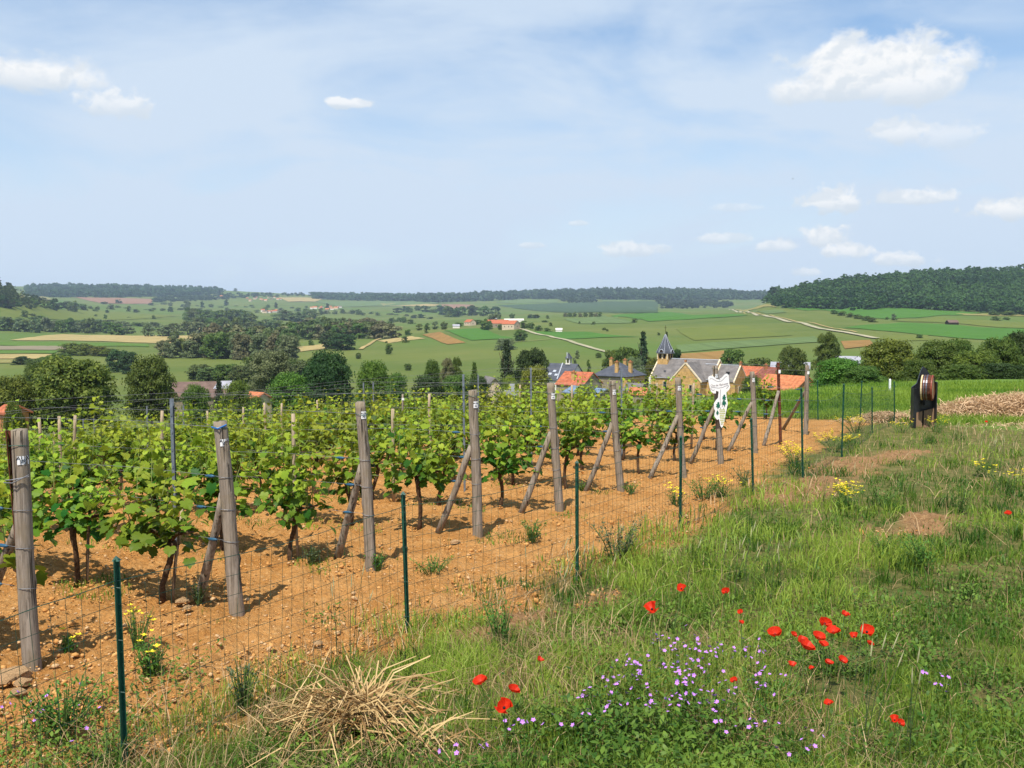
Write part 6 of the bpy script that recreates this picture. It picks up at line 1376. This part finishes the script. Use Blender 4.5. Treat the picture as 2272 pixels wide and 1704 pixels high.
# ------------------------------------------------------------------ barrel stand
pb = g1(2046, 948); t = thing('barrel_display_stand', 'black wooden stand holding a small wine barrel at the meadow', 'stand', pb, R(-4))
MK = .00115 * pb.y / 23.3
def mxy(x, y): return ((x - 965) * MK, (1475 - y) * MK)
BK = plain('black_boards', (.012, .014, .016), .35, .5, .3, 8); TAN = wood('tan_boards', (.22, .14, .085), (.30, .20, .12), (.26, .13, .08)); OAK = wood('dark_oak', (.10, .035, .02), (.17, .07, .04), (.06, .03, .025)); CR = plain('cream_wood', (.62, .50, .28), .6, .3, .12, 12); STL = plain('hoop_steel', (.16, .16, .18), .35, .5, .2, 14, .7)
prof = [(740, 1475), (740, 660), (775, 625), (815, 600), (845, 565), (868, 480), (888, 400), (918, 305), (945, 245), (965, 230), (990, 240), (1030, 285), (1070, 350), (1105, 420), (1140, 500), (1155, 530), (1205, 525), (1205, 1475)]
b = MB(); b.prism([mxy(*q) for q in prof], .02, .07); b.build('back_board', BK, t)
for x0, x1 in ((740, 800), (1183, 1206)):
    b = MB(); a_, c_ = mxy(x0, 660 if x0 == 740 else 528), mxy(x1, 1475); b.box(((a_[0] + c_[0]) / 2, -.06, (a_[1]) / 2 - .03), (c_[0] - a_[0], .157, a_[1] + .05)); b.build('side_board', BK, t)
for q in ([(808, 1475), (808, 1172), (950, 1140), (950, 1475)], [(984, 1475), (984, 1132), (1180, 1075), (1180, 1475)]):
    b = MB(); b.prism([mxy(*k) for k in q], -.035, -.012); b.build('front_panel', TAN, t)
line_pts = [mxy(805, 1168), mxy(1182, 1068)]; b = MB(); b.tube([(line_pts[0][0], -.03, line_pts[0][1]), (line_pts[1][0], -.03, line_pts[1][1])], .010, 6); b.build('slanting_rail', BK, t)
ax = Vector((.90, -.43, 0)).normalized(); side = Vector((ax.y, -ax.x, 0)); cx_, cz_ = mxy(1000, 645); bc = Vector((cx_ - .01, -.20, cz_)); RB, LB = .275, .24
def bar(u, rr, an): return bc + ax * u + side * math.cos(an) * rr + Vector((0, 0, 1)) * math.sin(an) * rr
for k in range(16):
    a0 = 2 * math.pi * k / 16 + .012; a1 = 2 * math.pi * (k + 1) / 16 - .012; b = MB(); vs = []
    for j in range(5):
        u = (j / 4 - .5) * LB; bul = RB * (1 + .05 * (1 - (2 * j / 4 - 1) ** 2)); vs += [bar(u, bul, a0), bar(u, bul, a1), bar(u, bul - .02, a1), bar(u, bul - .02, a0)]
    fs = []
    for j in range(4):
        for m_ in range(4): fs.append((j * 4 + m_, j * 4 + (m_ + 1) % 4, (j + 1) * 4 + (m_ + 1) % 4, (j + 1) * 4 + m_))
    fs += [(3, 2, 1, 0), (16, 17, 18, 19)]; b.add(vs, fs); b.build('barrel_stave', OAK, t)
def hoop(u, rr, w, th, mat, name):
    b = MB(); vs = []; n = 28
    for k in range(n):
        an = 2 * math.pi * k / n; vs += [bar(u - w / 2, rr + th, an), bar(u + w / 2, rr + th, an), bar(u + w / 2, rr, an), bar(u - w / 2, rr, an)]
    fs = [(k * 4 + m_, k * 4 + (m_ + 1) % 4, ((k + 1) % n) * 4 + (m_ + 1) % 4, ((k + 1) % n) * 4 + m_) for k in range(n) for m_ in range(4)]; b.add(vs, fs); return b.build(name, mat, t)
hoop(-LB / 2 + .012, RB - .002, .030, .012, CR, 'cream_rim'); hoop(0, RB * 1.048, .03, .004, STL, 'barrel_hoop'); hoop(-.055, RB * 1.04, .022, .004, STL, 'barrel_hoop'); hoop(LB / 2 - .018, RB + .002, .024, .008, plain('red_rim', (.26, .05, .025), .5, .4, .2, 15), 'red_rim')
b = MB(); vs = [bar(LB / 2 - .012, 0, 0)] + [bar(LB / 2 - .012, RB - .02, 2 * math.pi * k / 24) for k in range(24)]; b.add(vs, [(0, k + 1, (k + 1) % 24 + 1) for k in range(24)]); b.build('barrel_head', plain('barrel_head', (.50, .28, .13), .6, .3, .3, 6), t)
b = MB(); vs = [bar(-LB / 2 + .012, 0, 0)] + [bar(-LB / 2 + .012, RB - .02, 2 * math.pi * k / 24) for k in range(24)]; b.add(vs, [(0, (k + 1) % 24 + 1, k + 1) for k in range(24)]); b.build('barrel_head', OAK, t)
b = MB(); q = bc - ax * .02; b.box(q + Vector((0, .14, 0)), (.12, .16, .12)); b.box(q - Vector((0, 0, RB + .06)), (.10, .12, .12)); b.build('barrel_bracket', BK, t)
# white marker post in the meadow
p = at(1979, 40); t = thing('marker_post', 'small white marker post in the meadow behind the barrel stand', 'post', p); b = MB(); b.box((0, 0, .2), (.07, .07, .5)); b.build('pole', M['tagw'], t); b = MB(); b.add([(-.035, -.035, .45), (.035, -.035, .45), (.035, .035, .45), (-.035, .035, .45), (0, 0, .5)], [(0, 1, 4), (1, 2, 4), (2, 3, 4), (3, 0, 4)]); b.build('cap', M['tagw'], t)

# ------------------------------------------------------------------ birds
BD = plain('bird_feathers', (.03, .028, .027), .8, .2, .2, 9)
def bird(px, py, D, s, rz, label):
    t = thing('bird', label, 'bird', W(px, py, D), rz, 'birds'); b = MB(); b.tube([(-.5, 0, .0), (-.25, 0, .03), (0, 0, .04), (.22, 0, .03), (.34, 0, .05), (.42, 0, .03)], [.02, .07, .10, .08, .055, .01], 7); o = b.build('body', BD, t, True); o.scale = (s,) * 3
    for k in (-1, 1):
        b = MB(); b.add([(.14, k * .06, .06), (.10, k * .45, .20), (-.12, k * .95, .12), (-.10, k * .45, .17), (-.14, k * .06, .05)], [(0, 1, 3, 4), (1, 2, 3)]); o = b.build('wing', BD, t); o.scale = (s,) * 3
bird(1759, 397, 60, .14, .3, 'tiny dark bird in the sky left of the small clouds'); bird(135, 475, 70, .13, 2.2, 'tiny dark bird low in the left sky')

# ---- tell alike things apart by their order across the view
_by = {}
for o in S.objects:
    if o.parent is None and 'label' in o and 'category' in o: _by.setdefault(o['label'], []).append(o)
for lab, obs in _by.items():
    if len(obs) > 1 and len(obs) <= len(ORD) and len(lab.split()) <= 12:
        obs.sort(key=lambda o: o.matrix_basis.translation.x / max(.5, o.matrix_basis.translation.y))
        for k, o in enumerate(obs): o['label'] = '%s, %s from left' % (lab, ORD[k])
